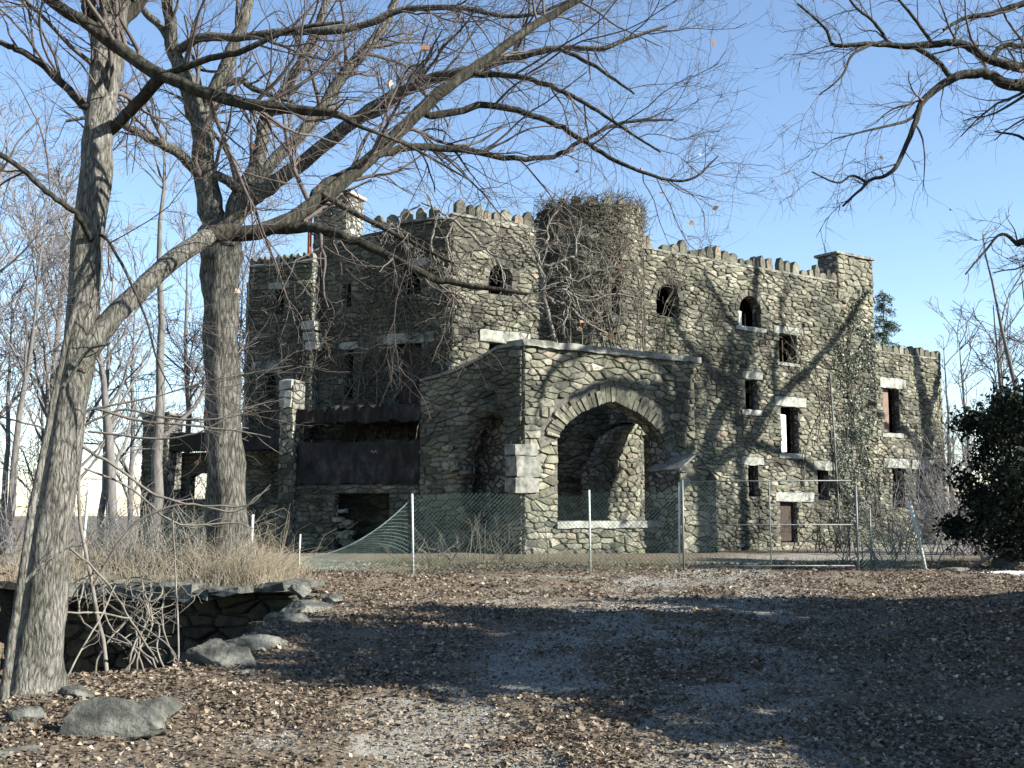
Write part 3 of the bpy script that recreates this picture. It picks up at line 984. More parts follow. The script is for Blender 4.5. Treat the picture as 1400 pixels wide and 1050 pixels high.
# side wall of the porch (right), pierced by another arch; low wall remains
Wr = Wall(W_front.P(uP, 0, -0.76)[:2], W_front.P(uP, 0, -6.4)[:2])
build_wall('porch_side_wall', Wr, 0, Wr.L, ZB, [(0, zP), (Wr.L, zP - .5)], [arch_loop(Wr.L / 2, Wr.L / 2 - .45, 3.1, 1.9, -0.6, 16)], 0.6, [('a', Wr.L / 2, Wr.L / 2 - .45, 3.1, 1.9, -.6)], castle, sd=101)
# buttress against the porch, mossy sloping head
W_bt = W_front.off(1.15)
b0 = W_bt.uz(930, 690)[0]; b1 = W_bt.uz(979, 690)[0]
bprof = [W_bt.uz(930, 644), W_bt.uz(950, 624), W_bt.uz(956, 625), W_bt.uz(979, 658)]
bprof[0] = (b0, bprof[0][1]); bprof[-1] = (b1, bprof[-1][1])
bt = build_wall('buttress', W_bt, b0, b1, ZB, bprof, [], 1.7, [], castle, sd=103, sx=0.4, sz=0.19)
V, Fc = [], []
for k in range(3):
    v, f = rough_block(W_bt, bprof[k][0] - .02, bprof[k + 1][0] + (.03 if k == 2 else -.01), 0, .11, -1.72, .05, 160 + k, .02, nu=1)
    for i_, p in enumerate(v): v[i_] = p + np.array((0, 0, bprof[k + (i_ >= 6)][1] + .004))
    b_ = len(V); V += v; Fc += [tuple(q + b_ for q in ff) for ff in f]
mesh_py('coping', V, Fc, M['slab_dark'], bt)

Wi = Wall(W_front.P(.98, 0, -5.9)[:2], W_front.P(.98, 0, -.78)[:2])
plain_wall('added_inner_wall', W_front.P(.98, 0, -.78)[:2], W_front.P(.98, 0, -6.2)[:2], zP - 1.02, T=.4)  # added wall closing off the space behind the broken hole, keeps it dark
W_ip = W_front.off(-3.4)
i0, i1, _, _ = W_ip.rect(806, 600, 868, 700)
j0, j1, _, _ = W_ip.rect(874, 600, 893, 700)
ipt = [(i0, W_ip.uz(808, 640)[1]), (i0 + .3, W_ip.uz(815, 634)[1]), (i0 + .5, W_ip.uz(822, 618)[1]), (i0 + 1.0, W_ip.uz(845, 596)[1]), (i1 + .1, W_ip.uz(866, 572)[1]), (i1 + 1.2, W_ip.uz(900, 560)[1])]
hz_ = W_ip.uz(884, 600)[1]
build_wall('broken_pier', W_ip, i0, i1 + 1.2, ZB, ipt, [[(j0, -.4), (j1, -.4), (j1, hz_), ((j0 + j1) / 2, hz_ + .45), (j0, hz_)]], .55, [('r', j0, j1, -.4, hz_ + .1)], castle, sx=.34, sz=.2, sd=97, jag=.12, tmin=.2)

# --- porch left wall: swept top, broken hole
tops = [W_pl.uz(*p) for p in ((576, 523), (600, 517), (622, 510), (650, 497), (682, 478), (712, 468))]
tops[-1] = (W_pl.L, zP)
hole = [W_pl.uz(*p) for p in ((634, 700), (630, 664), (634, 650), (632, 622), (640, 606), (644, 588), (654, 578), (662, 562), (684, 564), (696, 580), (700, 606), (698, 640), (696, 668), (690, 700), (676, 708), (664, 728), (642, 722))][::-1]
plw = build_wall('porch_side_wall', W_pl, 0.0, W_pl.L - .02, ZB, tops, [hole], 0.6, [('p', hole)], castle, sd=105, tmax=0.6, sx=.45)  # tint capped low so the side away from the sun reads darker
V, Fc = [], []
for k in range(len(tops) - 1):
    v, f = rough_block(W_pl, tops[k][0], tops[k + 1][0] - .01, 0, 0.16, -.65, .1, 110 + k, .01, nu=1)
    for i, p in enumerate(v):
        kk = 0 if i < 6 else 1
        v[i] = p + np.array((0, 0, tops[k + kk][1] + .004))
    b = len(V); V += v; Fc += [tuple(i + b for i in q) for q in f]
mesh_py('coping', V, Fc, M['slab_dark'], plw)
# ragged stones round the hole, tinted pale to look sunlit
R = random.Random(12)


def rubble(name, W, cu, cz, cw, n, spread, size, parent, sd, mat=None):
    R = random.Random(sd); P = []
    for k in range(n):
        s = size * R.uniform(.6, 1.2)
        u = cu + R.uniform(-1, 1) * spread[0]; z = cz + R.uniform(-1, 1) * spread[1]; w = cw + R.uniform(-.1, .1)
        P.append(rough_block(W, u - s, u + s, z - s * .45, z + s * .45, w - s * .7, w + s * .7, sd * 31 + k, .04, nu=2))
    v, f = join(P)
    return mesh_py(name, v, f, mat or M['stone'], parent, [R.uniform(.5, .9)] * len(v))


for k, (px, py, n, sp, sz_) in enumerate(((622, 632, 11, (.16, .6), .17), (672, 562, 8, (.34, .14), .17), (648, 704, 4, (.12, .2), .15))):
    cu, cz = W_pl.uz(px, py)
    rubble('broken_stone', W_pl, cu, cz, .25, n, sp, sz_, plw, 120 + k)

# --- verandah in the shade: pier, beam, parapet panel, dark void
v0, v1, vz0, vz1 = W_V.rect(392, 556, 570, 577)
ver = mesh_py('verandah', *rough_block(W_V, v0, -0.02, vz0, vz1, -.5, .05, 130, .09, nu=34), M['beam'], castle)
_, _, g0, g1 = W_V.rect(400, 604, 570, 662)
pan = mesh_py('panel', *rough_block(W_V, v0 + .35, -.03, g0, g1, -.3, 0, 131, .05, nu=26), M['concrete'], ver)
# chalk ring and scribble on the panel
cu, cz = W_V.uz(545, 620)
pts = [W_V.P(cu + .42 * math.cos(a) , cz + .38 * math.sin(a), .012) for a in np.linspace(0, 2 * math.pi, 40)]
pts2 = [W_V.P(cu + .38 * math.cos(a), cz + .34 * math.sin(a), .012) for a in np.linspace(0, 2 * math.pi, 40)]
mesh_py('graffiti', pts + pts2, [(i, i + 1, 41 + i, 40 + i) for i in range(39)], M['concrete'], ver)
V, Fc = [], []
cu, cz = W_V.uz(513, 618)
for k in range(9):
    for s in (0, 1): V.append(W_V.P(cu - .16 + k * .04, cz + .05 * math.sin(k * 1.9) + s * .03, .022))
mesh_py('graffiti', V, [(2 * i, 2 * i + 2, 2 * i + 3, 2 * i + 1) for i in range(8)], M['graffiti'], ver)
lowz = gz(-6.5, 43)
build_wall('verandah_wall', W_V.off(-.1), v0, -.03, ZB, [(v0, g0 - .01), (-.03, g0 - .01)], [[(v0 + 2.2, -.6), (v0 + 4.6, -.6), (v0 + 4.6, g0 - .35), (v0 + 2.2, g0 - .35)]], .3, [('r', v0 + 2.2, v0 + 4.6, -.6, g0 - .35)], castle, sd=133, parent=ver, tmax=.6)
p0, p1, pz0, pz1 = W_V.rect(385, 521, 405, 700)
build_wall('pier', W_V.off(.15), p0, p1, ZB, [(p0, pz1), (p1, pz1)], [], .7, [], castle, sd=134, sx=.3, sz=.24, parent=ver)
V, Fc = join([rough_block(W_V, W_V.uz(388, 540)[0], W_V.uz(404, 540)[0], W_V.uz(396, y1)[1], W_V.uz(396, y0)[1] - .01, -.4, .32, 140 + k, .05) for k, (y0, y1) in enumerate(((520, 534), (534, 545), (545, 557)))])
mesh_py('pier_block', V, Fc, M['slab'], ver)
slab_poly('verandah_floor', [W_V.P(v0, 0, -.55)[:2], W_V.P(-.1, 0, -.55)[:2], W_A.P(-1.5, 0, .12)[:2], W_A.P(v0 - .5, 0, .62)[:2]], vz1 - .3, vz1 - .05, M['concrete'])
# lit broken stump
cu, cz = W_V.uz(480, 708)
rubble('stump', W_V, cu, cz - .7, .5, 10, (.22, .6), .2, ver, 143)
rubble('broken_stone', W_V, cu, cz, .55, 5, (.25, .3), .18, ver, 144)
# far left end of the verandah
f0 = W_V.uz(197, 620)[0]; f1 = v0 - .02
_, _, fz0, fz1 = W_V.rect(230, 590, 335, 616)
pu0, pu1, _, ppz = W_V.rect(196, 570, 231, 700)
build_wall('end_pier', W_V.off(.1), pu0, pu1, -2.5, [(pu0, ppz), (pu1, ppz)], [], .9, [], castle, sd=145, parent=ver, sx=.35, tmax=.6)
mesh_py('pier_cap', *rough_block(W_V, pu0 - .1, pu1 + .1, ppz + .004, ppz + .2, -.9, .2, 146, .03), M['slab_dark'], ver)
mesh_py('beam', *rough_block(W_V, pu1 + .01, f1, fz0, fz1, -.5, 0, 147, .03), M['beam'], ver)
h0, h1, hz0, hz1 = W_V.rect(233, 648, 262, 682)
e0, e1, ez0, ez1 = W_V.rect(292, 625, 380, 700)
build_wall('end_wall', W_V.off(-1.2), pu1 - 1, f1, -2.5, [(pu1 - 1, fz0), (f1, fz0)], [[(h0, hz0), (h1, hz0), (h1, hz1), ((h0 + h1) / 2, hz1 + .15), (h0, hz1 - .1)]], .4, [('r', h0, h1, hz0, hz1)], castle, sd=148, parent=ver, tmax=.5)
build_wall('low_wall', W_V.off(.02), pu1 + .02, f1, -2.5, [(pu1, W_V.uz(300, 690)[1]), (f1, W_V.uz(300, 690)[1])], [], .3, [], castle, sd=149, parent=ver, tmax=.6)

# --- downpipe
def tube_pts(pts, r, k=8):
    pts = np.array(pts, float); n = len(pts)
    tg = np.gradient(pts, axis=0); tg /= np.linalg.norm(tg, axis=1)[:, None]
    m = np.abs(tg.mean(0)); ref = np.eye(3)[int(np.argmin(m))]
    n1 = np.cross(tg, ref); n1 /= np.linalg.norm(n1, axis=1)[:, None]
    n2 = np.cross(tg, n1)
    r = np.broadcast_to(np.asarray(r, float), (n,))
    ang = np.linspace(0, 2 * np.pi, k, endpoint=False)
    V = pts[:, None, :] + r[:, None, None] * (np.cos(ang)[None, :, None] * n1[:, None, :] + np.sin(ang)[None, :, None] * n2[:, None, :])
    F_ = []
    for i in range(n - 1):
        for j in range(k): F_.append((i * k + j, i * k + (j + 1) % k, (i + 1) * k + (j + 1) % k, (i + 1) * k + j))
    F_.append(tuple(range(k))[::-1]); F_.append(tuple((n - 1) * k + j for j in range(k)))
    return [p for p in V.reshape(-1, 3)], F_


a = W_main.uz(1131, 512); b = W_main.uz(1146, 742)
uu = (a[0] + b[0]) / 2
mesh_py('downpipe', *tube_pts([W_main.P(uu - .25, a[1], .2), W_main.P(uu, (a[1] + b[1]) / 2, .18), W_main.P(uu + .2, -.7, .2)], .05), M['galv'], castle)
FL = W_c2.uz(427, 300)
mesh_py('flue_pipe', *tube_pts([W_c2.P(q0 - .12, qz0 - .6, .12), W_c2.P(q0 - .12, qz1 - .5, .12)], .09), M['rust'], ch2)


# ------------------------------------------------------------------ fence
def wires(Pf, L, H, sp, r=0.0035):
    """diagonal chain-link wires on the patch Pf(s, t), s in 0..L, t in 0..H"""
    V, Fc = [], []
    for sgn in (1, -1):
        s = -H
        while s < L + H:
            pts = []
            n = 7
            lo = max(0, -s if sgn > 0 else s - L); hi = min(H, (L - s) if sgn > 0 else s)
            if hi - lo > 0.03:
                for k in range(n):
                    tt = lo + (hi - lo) * k / (n - 1)
                    pts.append(Pf(s + sgn * tt, tt))
                v, f = tube_pts(pts, r, 3)
                b = len(V); V += v; Fc += [tuple(i + b for i in q) for q in f]
            s += sp
    return V, Fc


def post(P, h, r, parent, lean=(0, 0), cap=True, mat=None):
    z0 = P[2] - .25
    pts = [(P[0], P[1], z0), (P[0] + lean[0] * .5, P[1] + lean[1] * .5, P[2] + h * .5), (P[0] + lean[0], P[1] + lean[1], P[2] + h)]
    v, f = tube_pts(pts, r, 10)
    return mesh_py('post', v, f, mat or M['galv'], parent, smooth=True)


def gpt(px, Y):
    x = (px - 700) / F * Y
    return np.array((x, Y, gz(x, Y)))


WIRE = 0.0042
f1p = [gpt(567, 26.0), gpt(806, 26.8), gpt(926, 26.9)]
fence = thing('chain_link_fence', 'green chain-link fence standing upright in front of the arched porch, left of the gate', 'fence', f1p[0])
for p, h, l in ((f1p[0], 1.88, (-.05, 0)), (f1p[1], 1.95, (-.02, 0)), (f1p[2], 2.15, (0.03, 0))):
    post(p, h, .024, fence, l, mat=M['pole_white'])
for a, b, hh in ((f1p[0], f1p[1], 1.82), (f1p[1], f1p[2], 1.85)):
    Lh = np.linalg.norm((b - a)[:2])
    fn = lambda s, t, a=a, b=b, Lh=Lh, hh=hh: a + (b - a) * (s / Lh) + np.array((0, -.05 + .05 * math.sin(s * 2.1 + t), t * (1 + .02 * math.sin(s * 1.3)) + .03))
    v, f = wires(fn, Lh, hh, .1, WIRE)
    mesh_py('mesh_panel', v, f, M['wire'], fence)
# collapsed stretch
c0_, c1_ = gpt(408, 25.2), f1p[0] + np.array((-.05, 0, 0))
cf = thing('chain_link_fence', 'collapsed chain-link fence sagging to the ground left of the tall pale post', 'fence', c0_)
Lc = np.linalg.norm((c1_ - c0_)[:2])


def sag(s, t):
    k = s / Lc
    h = .10 + .90 * k ** 1.5 * (0.55 + 0.45 * k)
    tt = t / 1.8
    return c0_ + (c1_ - c0_) * k + np.array((.15 * math.sin(t * 2) * (1 - k), -.7 * (1 - k) * (1 - tt) + .3 * (1 - k) * tt + .05 * math.sin(3 * s), tt * h * 1.75 + .04))


v, f = wires(sag, Lc, 1.8, .11, .004)
mesh_py('mesh_panel', v, f, M['wire'], cf)
v, f = tube_pts([sag(Lc * k / 14, 1.8) for k in range(15)], .014, 5)
mesh_py('top_wire', v, f, M['wire'], cf)
p = gpt(347, 24.5); post(p, 1.3 - .2, .03, cf, (.02, 0), mat=M['pole_white'])
p = gpt(412, 24.5); post(p, .8, .018, cf, (.02, 0), mat=M['pole_white'])
# far-left stretch seen between the shrub stems
l0, l1 = gpt(118, 25.5), gpt(347, 25.3)
lf = thing('chain_link_fence', 'half hidden chain-link fence behind the dry grass by the big furrowed tree', 'fence', l0)
Ll = np.linalg.norm((l1 - l0)[:2])
v, f = wires(lambda s, t: l0 + (l1 - l0) * (s / Ll) + np.array((0, .05 * math.sin(s * 2), t * .9)), Ll, 1.3, .09, WIRE)
mesh_py('mesh_panel', v, f, M['wire'], lf)
post(l0, 1.6, .03, lf, (.1, 0), mat=M['pole_white'])
# gate
g0_, g1_ = gpt(935, 26.9), gpt(1166, 26.7)
gate = thing('pipe_gate', 'wide grey pipe gate closed across the drive below the castle wall', 'gate', g0_)
post(gpt(932, 26.85), 2.2, .026, gate); post(gpt(1168, 26.7), 2.05, .024, gate)
H1, H2, H3 = 2.16, 1.1, .12
G = lambda k, h: g0_ + (g1_ - g0_) * k + np.array((0, 0, h))
for h in (H1, H2, H3):
    v, f = tube_pts([G(.015, h), G(.5, h), G(.985, h)], .014, 8); mesh_py('rail', v, f, M['galv'], gate, smooth=True)
for k in (.5,):
    v, f = tube_pts([G(k, H3 + .02), G(k, 1.2), G(k, H1 - .02)], .016, 8); mesh_py('upright', v, f, M['galv'], gate, smooth=True)
Lg = np.linalg.norm((g1_ - g0_)[:2]) * .22
v, f = wires(lambda s, t: G(.01 + .22 * s / Lg, H3 + t), Lg, 2.0, .1, .004)
mesh_py('mesh_panel', v, f, M['wire'], gate)
# leaning stretch right of the gate
r0, r1 = gpt(1172, 26.7), gpt(1261, 26.6)
rf = thing('chain_link_fence', 'short slack chain-link fence with a leaning white post right of the gate', 'fence', r0)
post(r1, 1.62, .04, rf, (-.33, .1), mat=M['pole_white'])
Lr = np.linalg.norm((r1 - r0)[:2])
v, f = wires(lambda s, t: r0 + (r1 - r0) * (s / Lr) + np.array((-.2 * t / 1.4 * s / Lr, .1 * math.sin(s * 3), t * (1 - .35 * math.sin(math.pi * s / Lr)))), Lr, 1.35, .09, WIRE)
mesh_py('mesh_panel', v, f, M['wire'], rf)
post(gpt(1186, 26.8), 1.5, .02, rf)


# ------------------------------------------------------------------ trees
class Tubes:
    def __init__(s): s.items = {}

    def add(s, P, Rr, k):
        """P (n,m,3), Rr (n,m)"""
        if P.ndim == 2: P = P[None]; Rr = np.asarray(Rr)[None]
        s.items.setdefault((P.shape[1], k), []).append((P, Rr))

    def build(s, name, mat, parent, smooth=True):
        VS, QS, base = [], [], 0
        for (m, k), L in s.items.items():
            P = np.concatenate([a for a, _ in L]); Rr = np.concatenate([b for _, b in L])
            n = len(P)
            tg = np.gradient(P, axis=1)
            tg /= np.linalg.norm(tg, axis=2, keepdims=True) + 1e-9
            mean = np.abs(tg.mean(1))
            ref = np.eye(3)[np.argmin(mean, 1)][:, None, :]
            n1 = np.cross(tg, np.broadcast_to(ref, tg.shape)); n1 /= np.linalg.norm(n1, axis=2, keepdims=True) + 1e-9
            n2 = np.cross(tg, n1)
            ang = np.linspace(0, 2 * np.pi, k, endpoint=False)
            R4 = Rr[:, :, None, None]
            if k >= 7:
                nz = 1 + .10 * np.sin(3 * ang + 1.3)[None, None, :, None] * np.sin(np.arange(m) * .9)[None, :, None, None] + .05 * np.sin(5 * ang)[None, None, :, None]
                R4 = R4 * nz
            Vv = P[:, :, None, :] + R4 * (np.cos(ang)[None, None, :, None] * n1[:, :, None, :] + np.sin(ang)[None, None, :, None] * n2[:, :, None, :])
            ids = base + np.arange(n * m * k).reshape(n, m, k)
            a = ids[:, :-1, :]; b = np.roll(ids, -1, axis=2)[:, :-1, :]; c = np.roll(ids, -1, axis=2)[:, 1:, :]; d = ids[:, 1:, :]
            VS.append(Vv.reshape(-1, 3)); QS.append(np.stack([a, b, c, d], -1).reshape(-1, 4))
            base += n * m * k
        return mesh_np(name, np.concatenate(VS), np.concatenate(QS), mat, parent, smooth=smooth)


def resample(pts, n):
    pts = np.array(pts, float)
    m = len(pts)
    ext = np.vstack([2 * pts[0] - pts[1], pts, 2 * pts[-1] - pts[-2]])
    tt = np.linspace(0, m - 1 - 1e-6, n)
    i = tt.astype(int); f = (tt - i)[:, None]
    p0, p1, p2, p3 = ext[i], ext[i + 1], ext[i + 2], ext[i + 3]
    return 0.5 * (2 * p1 + (p2 - p0) * f + (2 * p0 - 5 * p1 + 4 * p2 - p3) * f ** 2 + (-p0 + 3 * p1 - 3 * p2 + p3) * f ** 3)


def limb_px(spec, n=None, wob=0.25, g=None):
    """spec: list of (px, py, Y, radius px) -> points (n,3), radii (n)"""
    g = g or rng
    P = [at(a, b, c) for a, b, c, r in spec]; Rr = [r * c / F for a, b, c, r in spec]
    n = n or max(8, 4 * len(spec))
    pts = resample(P, n)
    rr = np.interp(np.linspace(0, len(spec) - 1, n), np.arange(len(spec)), Rr)
    w = g.normal(0, 1, (n, 3)) * rr[:, None] * wob
    w[0] = 0
    return pts + w, rr


def spawn(parents, per_m, length, ang, m=6, up=0.0, rk=0.5, rmin=0.0025, t0=0.15, wander=0.25, lenfall=0.5, g=None, flat=None, rcap=9):
    """parents: list of (P (k,3), R (k)); returns P (n,m,3), R (n,m)"""
    g = g or rng
    outs, outr = [], []
    for P, Rr in parents:
        seg = np.linalg.norm(np.diff(P, axis=0), axis=1)
        L = seg.sum()
        n = g.poisson(L * per_m * (1 - t0))
        if n == 0: continue
        tt = np.sort(g.uniform(t0, 1.0, n))
        cum = np.concatenate([[0], np.cumsum(seg)]) / L
        st = np.stack([np.interp(tt, cum, P[:, i]) for i in range(3)], 1)
        r0 = np.interp(tt, cum, Rr)
        j = np.clip(np.searchsorted(cum, tt) - 1, 0, len(P) - 2)
        tan = P[j + 1] - P[j]; tan /= np.linalg.norm(tan, axis=1, keepdims=True) + 1e-9
        rv = g.normal(0, 1, (n, 3))
        if flat is not None: rv = rv * flat
        side = rv - (rv * tan).sum(1, keepdims=True) * tan
        side /= np.linalg.norm(side, axis=1, keepdims=True) + 1e-9
        an = g.uniform(*ang, n)[:, None]
        d = tan * np.cos(an) + side * np.sin(an)
        ln = g.uniform(*length, n) * (1 - lenfall * tt)
        outs.append((st, d, ln, np.minimum(r0 * rk, rcap)))
    if not outs: return np.zeros((0, m, 3)), np.zeros((0, m))
    st = np.concatenate([o[0] for o in outs]); d = np.concatenate([o[1] for o in outs]); ln = np.concatenate([o[2] for o in outs]); r0 = np.concatenate([o[3] for o in outs])
    n = len(st)
    P = np.zeros((n, m, 3)); P[:, 0] = st
    step = (ln / (m - 1))[:, None]
    cur = d
    for k in range(1, m):
        cur = cur + g.normal(0, wander, (n, 3)) + np.array((0, 0, up))
        cur /= np.linalg.norm(cur, axis=1, keepdims=True)
        P[:, k] = P[:, k - 1] + cur * step
    r0 = np.clip(r0, rmin * 1.3, np.maximum(ln * 0.022, rmin * 1.3))
    Rr = r0[:, None] * np.linspace(1, 0.35, m)[None] ** 1.1
    return P, np.maximum(Rr, rmin * 0.8)


def as_list(P, Rr): return [(P[i], Rr[i]) for i in range(len(P))]


def leaves_mesh(name, C, size, mat, parent, g, normal=None, tint=None, flatness=1.0, origin=None, wr=(.3, .55)):
    """small folded leaves at centres C"""
    n = len(C)
    nn = g.normal(0, 1, (n, 3))
    if normal is not None: nn = nn * (1 - flatness) + np.asarray(normal) * flatness + 1e-6
    nn /= np.linalg.norm(nn, axis=1, keepdims=True)
    a = g.normal(0, 1, (n, 3)); a -= (a * nn).sum(1, keepdims=True) * nn; a /= np.linalg.norm(a, axis=1, keepdims=True)
    b = np.cross(nn, a)
    s = (size * g.uniform(.6, 1.3, n))[:, None]
    w = g.uniform(*wr, n)[:, None]
    lift = g.uniform(-.05, .35, n)[:, None]
    V = np.stack([C - a * s * .5, C + b * s * w + nn * s * lift - a * s * .08, C + a * s * .5 + nn * s * .1, C - b * s * w + nn * s * lift * .7 + a * s * .05], 1).reshape(-1, 3)
    Q = np.arange(4 * n).reshape(n, 4)
    tn = np.repeat(tint if tint is not None else g.uniform(0, 1, n), 4)
    return mesh_np(name, V, Q, mat, parent, tint=tn, origin=origin)


def crown(tubes, limbs, spec, g):
    """add successive orders of branches; returns the last order for leaves"""
    cur = limbs; allp = []
    for (per_m, length, ang, m, up, rk, rmin, t0, wander, k) in spec:
        P, Rr = spawn(cur, per_m, length, ang, m, up, rk, rmin, t0, wander, g=g)
        if len(P): tubes.add(P, Rr, k)
        cur = as_list(P, Rr)
        allp.append(cur)
    return allp


# ---- foreground trees
g1 = np.random.default_rng(21)
Y1 = 9.2
base1 = at(48, 955, Y1); base1[2] = gz(base1[0], base1[1])
tree1 = thing('bare_tree', 'leaning grey-barked bare tree at the left beside the pit, forking at head height', 'tree', base1)
tr = Tubes()
trunk = limb_px([(40, 1005, 9.2, 58), (46, 958, 9.2, 41), (54, 890, 9.2, 31), (63, 800, 9.2, 26), (76, 692, 9.2, 23), (92, 590, 9.25, 21), (106, 500, 9.3, 21), (119, 350, 9.4, 21.5), (131, 230, 9.5, 21), (141, 130, 9.6, 20), (148, 60, 9.7, 23), (158, 0, 9.8, 22), (170, -90, 10, 18), (185, -250, 10.3, 12), (200, -480, 10.6, 5)], 60, .03, g1)
tr.add(*trunk, 20)
L1 = []


def limb(tubes, spec, lst, k=9, g=g1, wob=.2):
    l = limb_px(spec, None, wob, g); tubes.add(*l, k); lst.append(l); return l


lm = Tubes()
limb(tr, [(104, 505, 9.25, 18), (124, 472, 9.3, 16.5), (150, 440, 9.4, 14.5), (215, 375, 9.6, 13), (262, 338, 9.8, 12.5), (292, 320, 10, 12.5)], [], 14, wob=.04)
big = limb(lm, [(280, 328, 9.95, 12), (300, 318, 10, 12.5), (350, 318, 10.2, 11), (395, 301, 10.4, 10.5), (430, 277, 10.5, 10), (480, 240, 10.7, 9.5), (530, 195, 10.9, 9), (600, 128, 11.2, 9), (660, 85, 11.5, 7), (730, 35, 11.8, 6), (790, 0, 12, 5), (900, -70, 12.5, 3)], L1, 11, wob=.06)
ms = Tubes()
L1m = []
limb(ms, [(318, 318, 10.05, 9), (400, 313, 10, 8), (432, 312, 9.9, 7.5), (470, 322, 9.8, 7), (530, 350, 9.7, 6), (590, 380, 9.6, 5), (640, 390, 9.6, 4), (720, 402, 9.5, 2.5)], L1m)
limb(lm, [(430, 277, 10.5, 6), (438, 255, 10.6, 6), (508, 218, 10.9, 6), (557, 202, 11, 5.5), (628, 204, 11.2, 5), (699, 217, 11.3, 4), (757, 213, 11.4, 3.5), (796, 193, 11.5, 3), (850, 168, 11.6, 2.5), (920, 164, 11.7, 1.5)], L1)
limb(lm, [(575, 150, 11.1, 5), (593, 158, 11.2, 5.5), (663, 144, 11.4, 5), (721, 155, 11.4, 4.5), (765, 173, 11.4, 4), (801, 195, 11.3, 3.5), (845, 222, 11.2, 3), (907, 244, 11.2, 2.2), (947, 244, 11.2, 1.8), (982, 213, 11.2, 1)], L1)
limb(lm, [(640, 96, 11.4, 5), (663, 102, 11.4, 4.5), (717, 106, 11.2, 4), (757, 120, 11.1, 3.5), (801, 142, 11, 3), (841, 168, 10.9, 2.4), (903, 208, 10.8, 1.4)], L1)
limb(lm, [(765, 66, 12, 3.5), (801, 84, 11.9, 3), (836, 106, 11.8, 2.4), (867, 128, 11.7, 1.5)], L1)
limb(lm, [(442, 266, 10.5, 5), (500, 300, 10.3, 4), (560, 330, 10.2, 3), (620, 360, 10, 2)], L1)
# the dark limb crossing overhead
limb(lm, [(152, 178, 9.55, 8), (178, 152, 9.4, 8), (205, 122, 9.2, 8.5), (222, 104, 9.1, 9)], [], 10, wob=.05)
limb(lm, [(222, 104, 9.1, 9), (255, 117, 9.0, 9), (300, 133, 8.9, 9), (350, 144, 8.8, 8), (405, 150, 8.7, 7.5), (458, 156, 8.6, 5.5), (490, 172, 8.6, 3), (560, 200, 8.7, 2.2), (640, 245, 8.8, 1.2)], L1, 11, wob=.05)
limb(lm, [(224, 105, 9.1, 9.5), (200, 92, 9.15, 9.5), (150, 56, 9.2, 9), (113, 29, 9.2, 8.5), (70, 2, 9.2, 8), (20, -40, 9.2, 7)], L1, 11, wob=.05)
limb(lm, [(128, 155, 9.55, 6.5), (95, 125, 9.4, 6), (60, 90, 9.3, 5), (30, 70, 9.2, 4.5), (0, 58, 9.1, 4), (-60, 30, 9, 3)], L1)
limb(lm, [(128, 340, 9.4, 4), (110, 300, 9.1, 4), (92, 282, 9, 4), (60, 258, 8.9, 4), (35, 235, 8.9, 4), (0, 210, 8.8, 3.5), (-50, 180, 8.8, 3)], L1)
limb(lm, [(132, 318, 9.4, 2.4), (150, 332, 9.2, 2.2), (172, 372, 9, 2), (198, 430, 8.9, 1.6), (214, 490, 8.9, 1.3), (236, 535, 8.9, .8)], L1)
limb(lm, [(150, 60, 9.7, 10), (175, 25, 9.8, 9), (205, -20, 9.9, 8), (260, -120, 10.1, 6)], L1)
limb(lm, [(142, 70, 9.7, 9), (122, 20, 9.6, 8), (112, -40, 9.5, 7), (90, -160, 9.4, 5)], L1)
limb(lm, [(230, 100, 9.1, 5), (285, 80, 9.0, 5), (330, 70, 8.9, 4.5), (400, 40, 8.8, 3.5), (470, 30, 8.8, 2)], L1, wob=.1)
L1.append((trunk[0][30:], trunk[1][30:] * .5))
tw = Tubes()
ordr = crown(tw, L1, [(3.4, (.8, 2.4), (.5, 1.1), 9, .02, .40, .0036, .1, .15, 5), (6.5, (.4, 1.3), (.4, 1.1), 7, .0, .5, .0022, .1, .18, 4), (11.0, (.15, .65), (.4, 1.1), 5, .0, .5, .0014, .1, .2, 3)], g1)
om = crown(tw, L1m, [(2.5, (.5, 1.4), (.5, 1.1), 8, .02, .4, .004, .2, .2, 5), (4, (.3, .9), (.4, 1.1), 6, 0, .5, .0026, .1, .2, 4)], g1)
tr.build('trunk', M['bark'], tree1)
lmo = lm.build('limbs', M['limb'], tree1)
ms.build('mossy_limb', M['limb'], tree1)
tw.build('branches', M['twig'], tree1)
ends = np.array([p[0][-1] for p in ordr[2]])
sel = ends[(g1.uniform(0, 1, len(ends)) < .006)]
leaves_mesh('clinging_leaves', sel + g1.normal(0, .02, sel.shape), .07, M['dead_leaf'], tree1, g1)

g2 = np.random.default_rng(33)
Y2 = 22.0
base2 = gpt(312, Y2)
tree2 = thing('bare_tree', 'thick furrowed bare tree standing upright before the left corner of the castle', 'tree', base2)
tr2 = Tubes(); L2 = []
t2 = limb_px([(314, 790, Y2, 36), (312, 735, Y2, 29), (309, 650, Y2, 25), (306, 560, Y2, 24), (303, 470, Y2, 23), (302, 400, Y2, 24), (303, 350, Y2, 29), (303, 325, Y2, 29)], 40, .03, g2)
tr2.add(*t2, 20)
limb2 = lambda spec, k=9, wob=.1: limb(tr2, spec, L2, k, g2, wob)
limb2([(300, 350, 22, 22), (289, 300, 22, 18), (281, 225, 21.9, 16), (274, 165, 21.8, 15), (255, 115, 21.6, 12), (238, 70, 21.5, 10), (228, 0, 21.3, 8), (215, -100, 21, 5)], 12)
limb2([(276, 172, 21.8, 12), (290, 130, 21.9, 12), (307, 100, 22, 11), (318, 65, 22.1, 9), (334, 25, 22.2, 8), (345, -30, 22.3, 6), (360, -120, 22.4, 4)], 11)
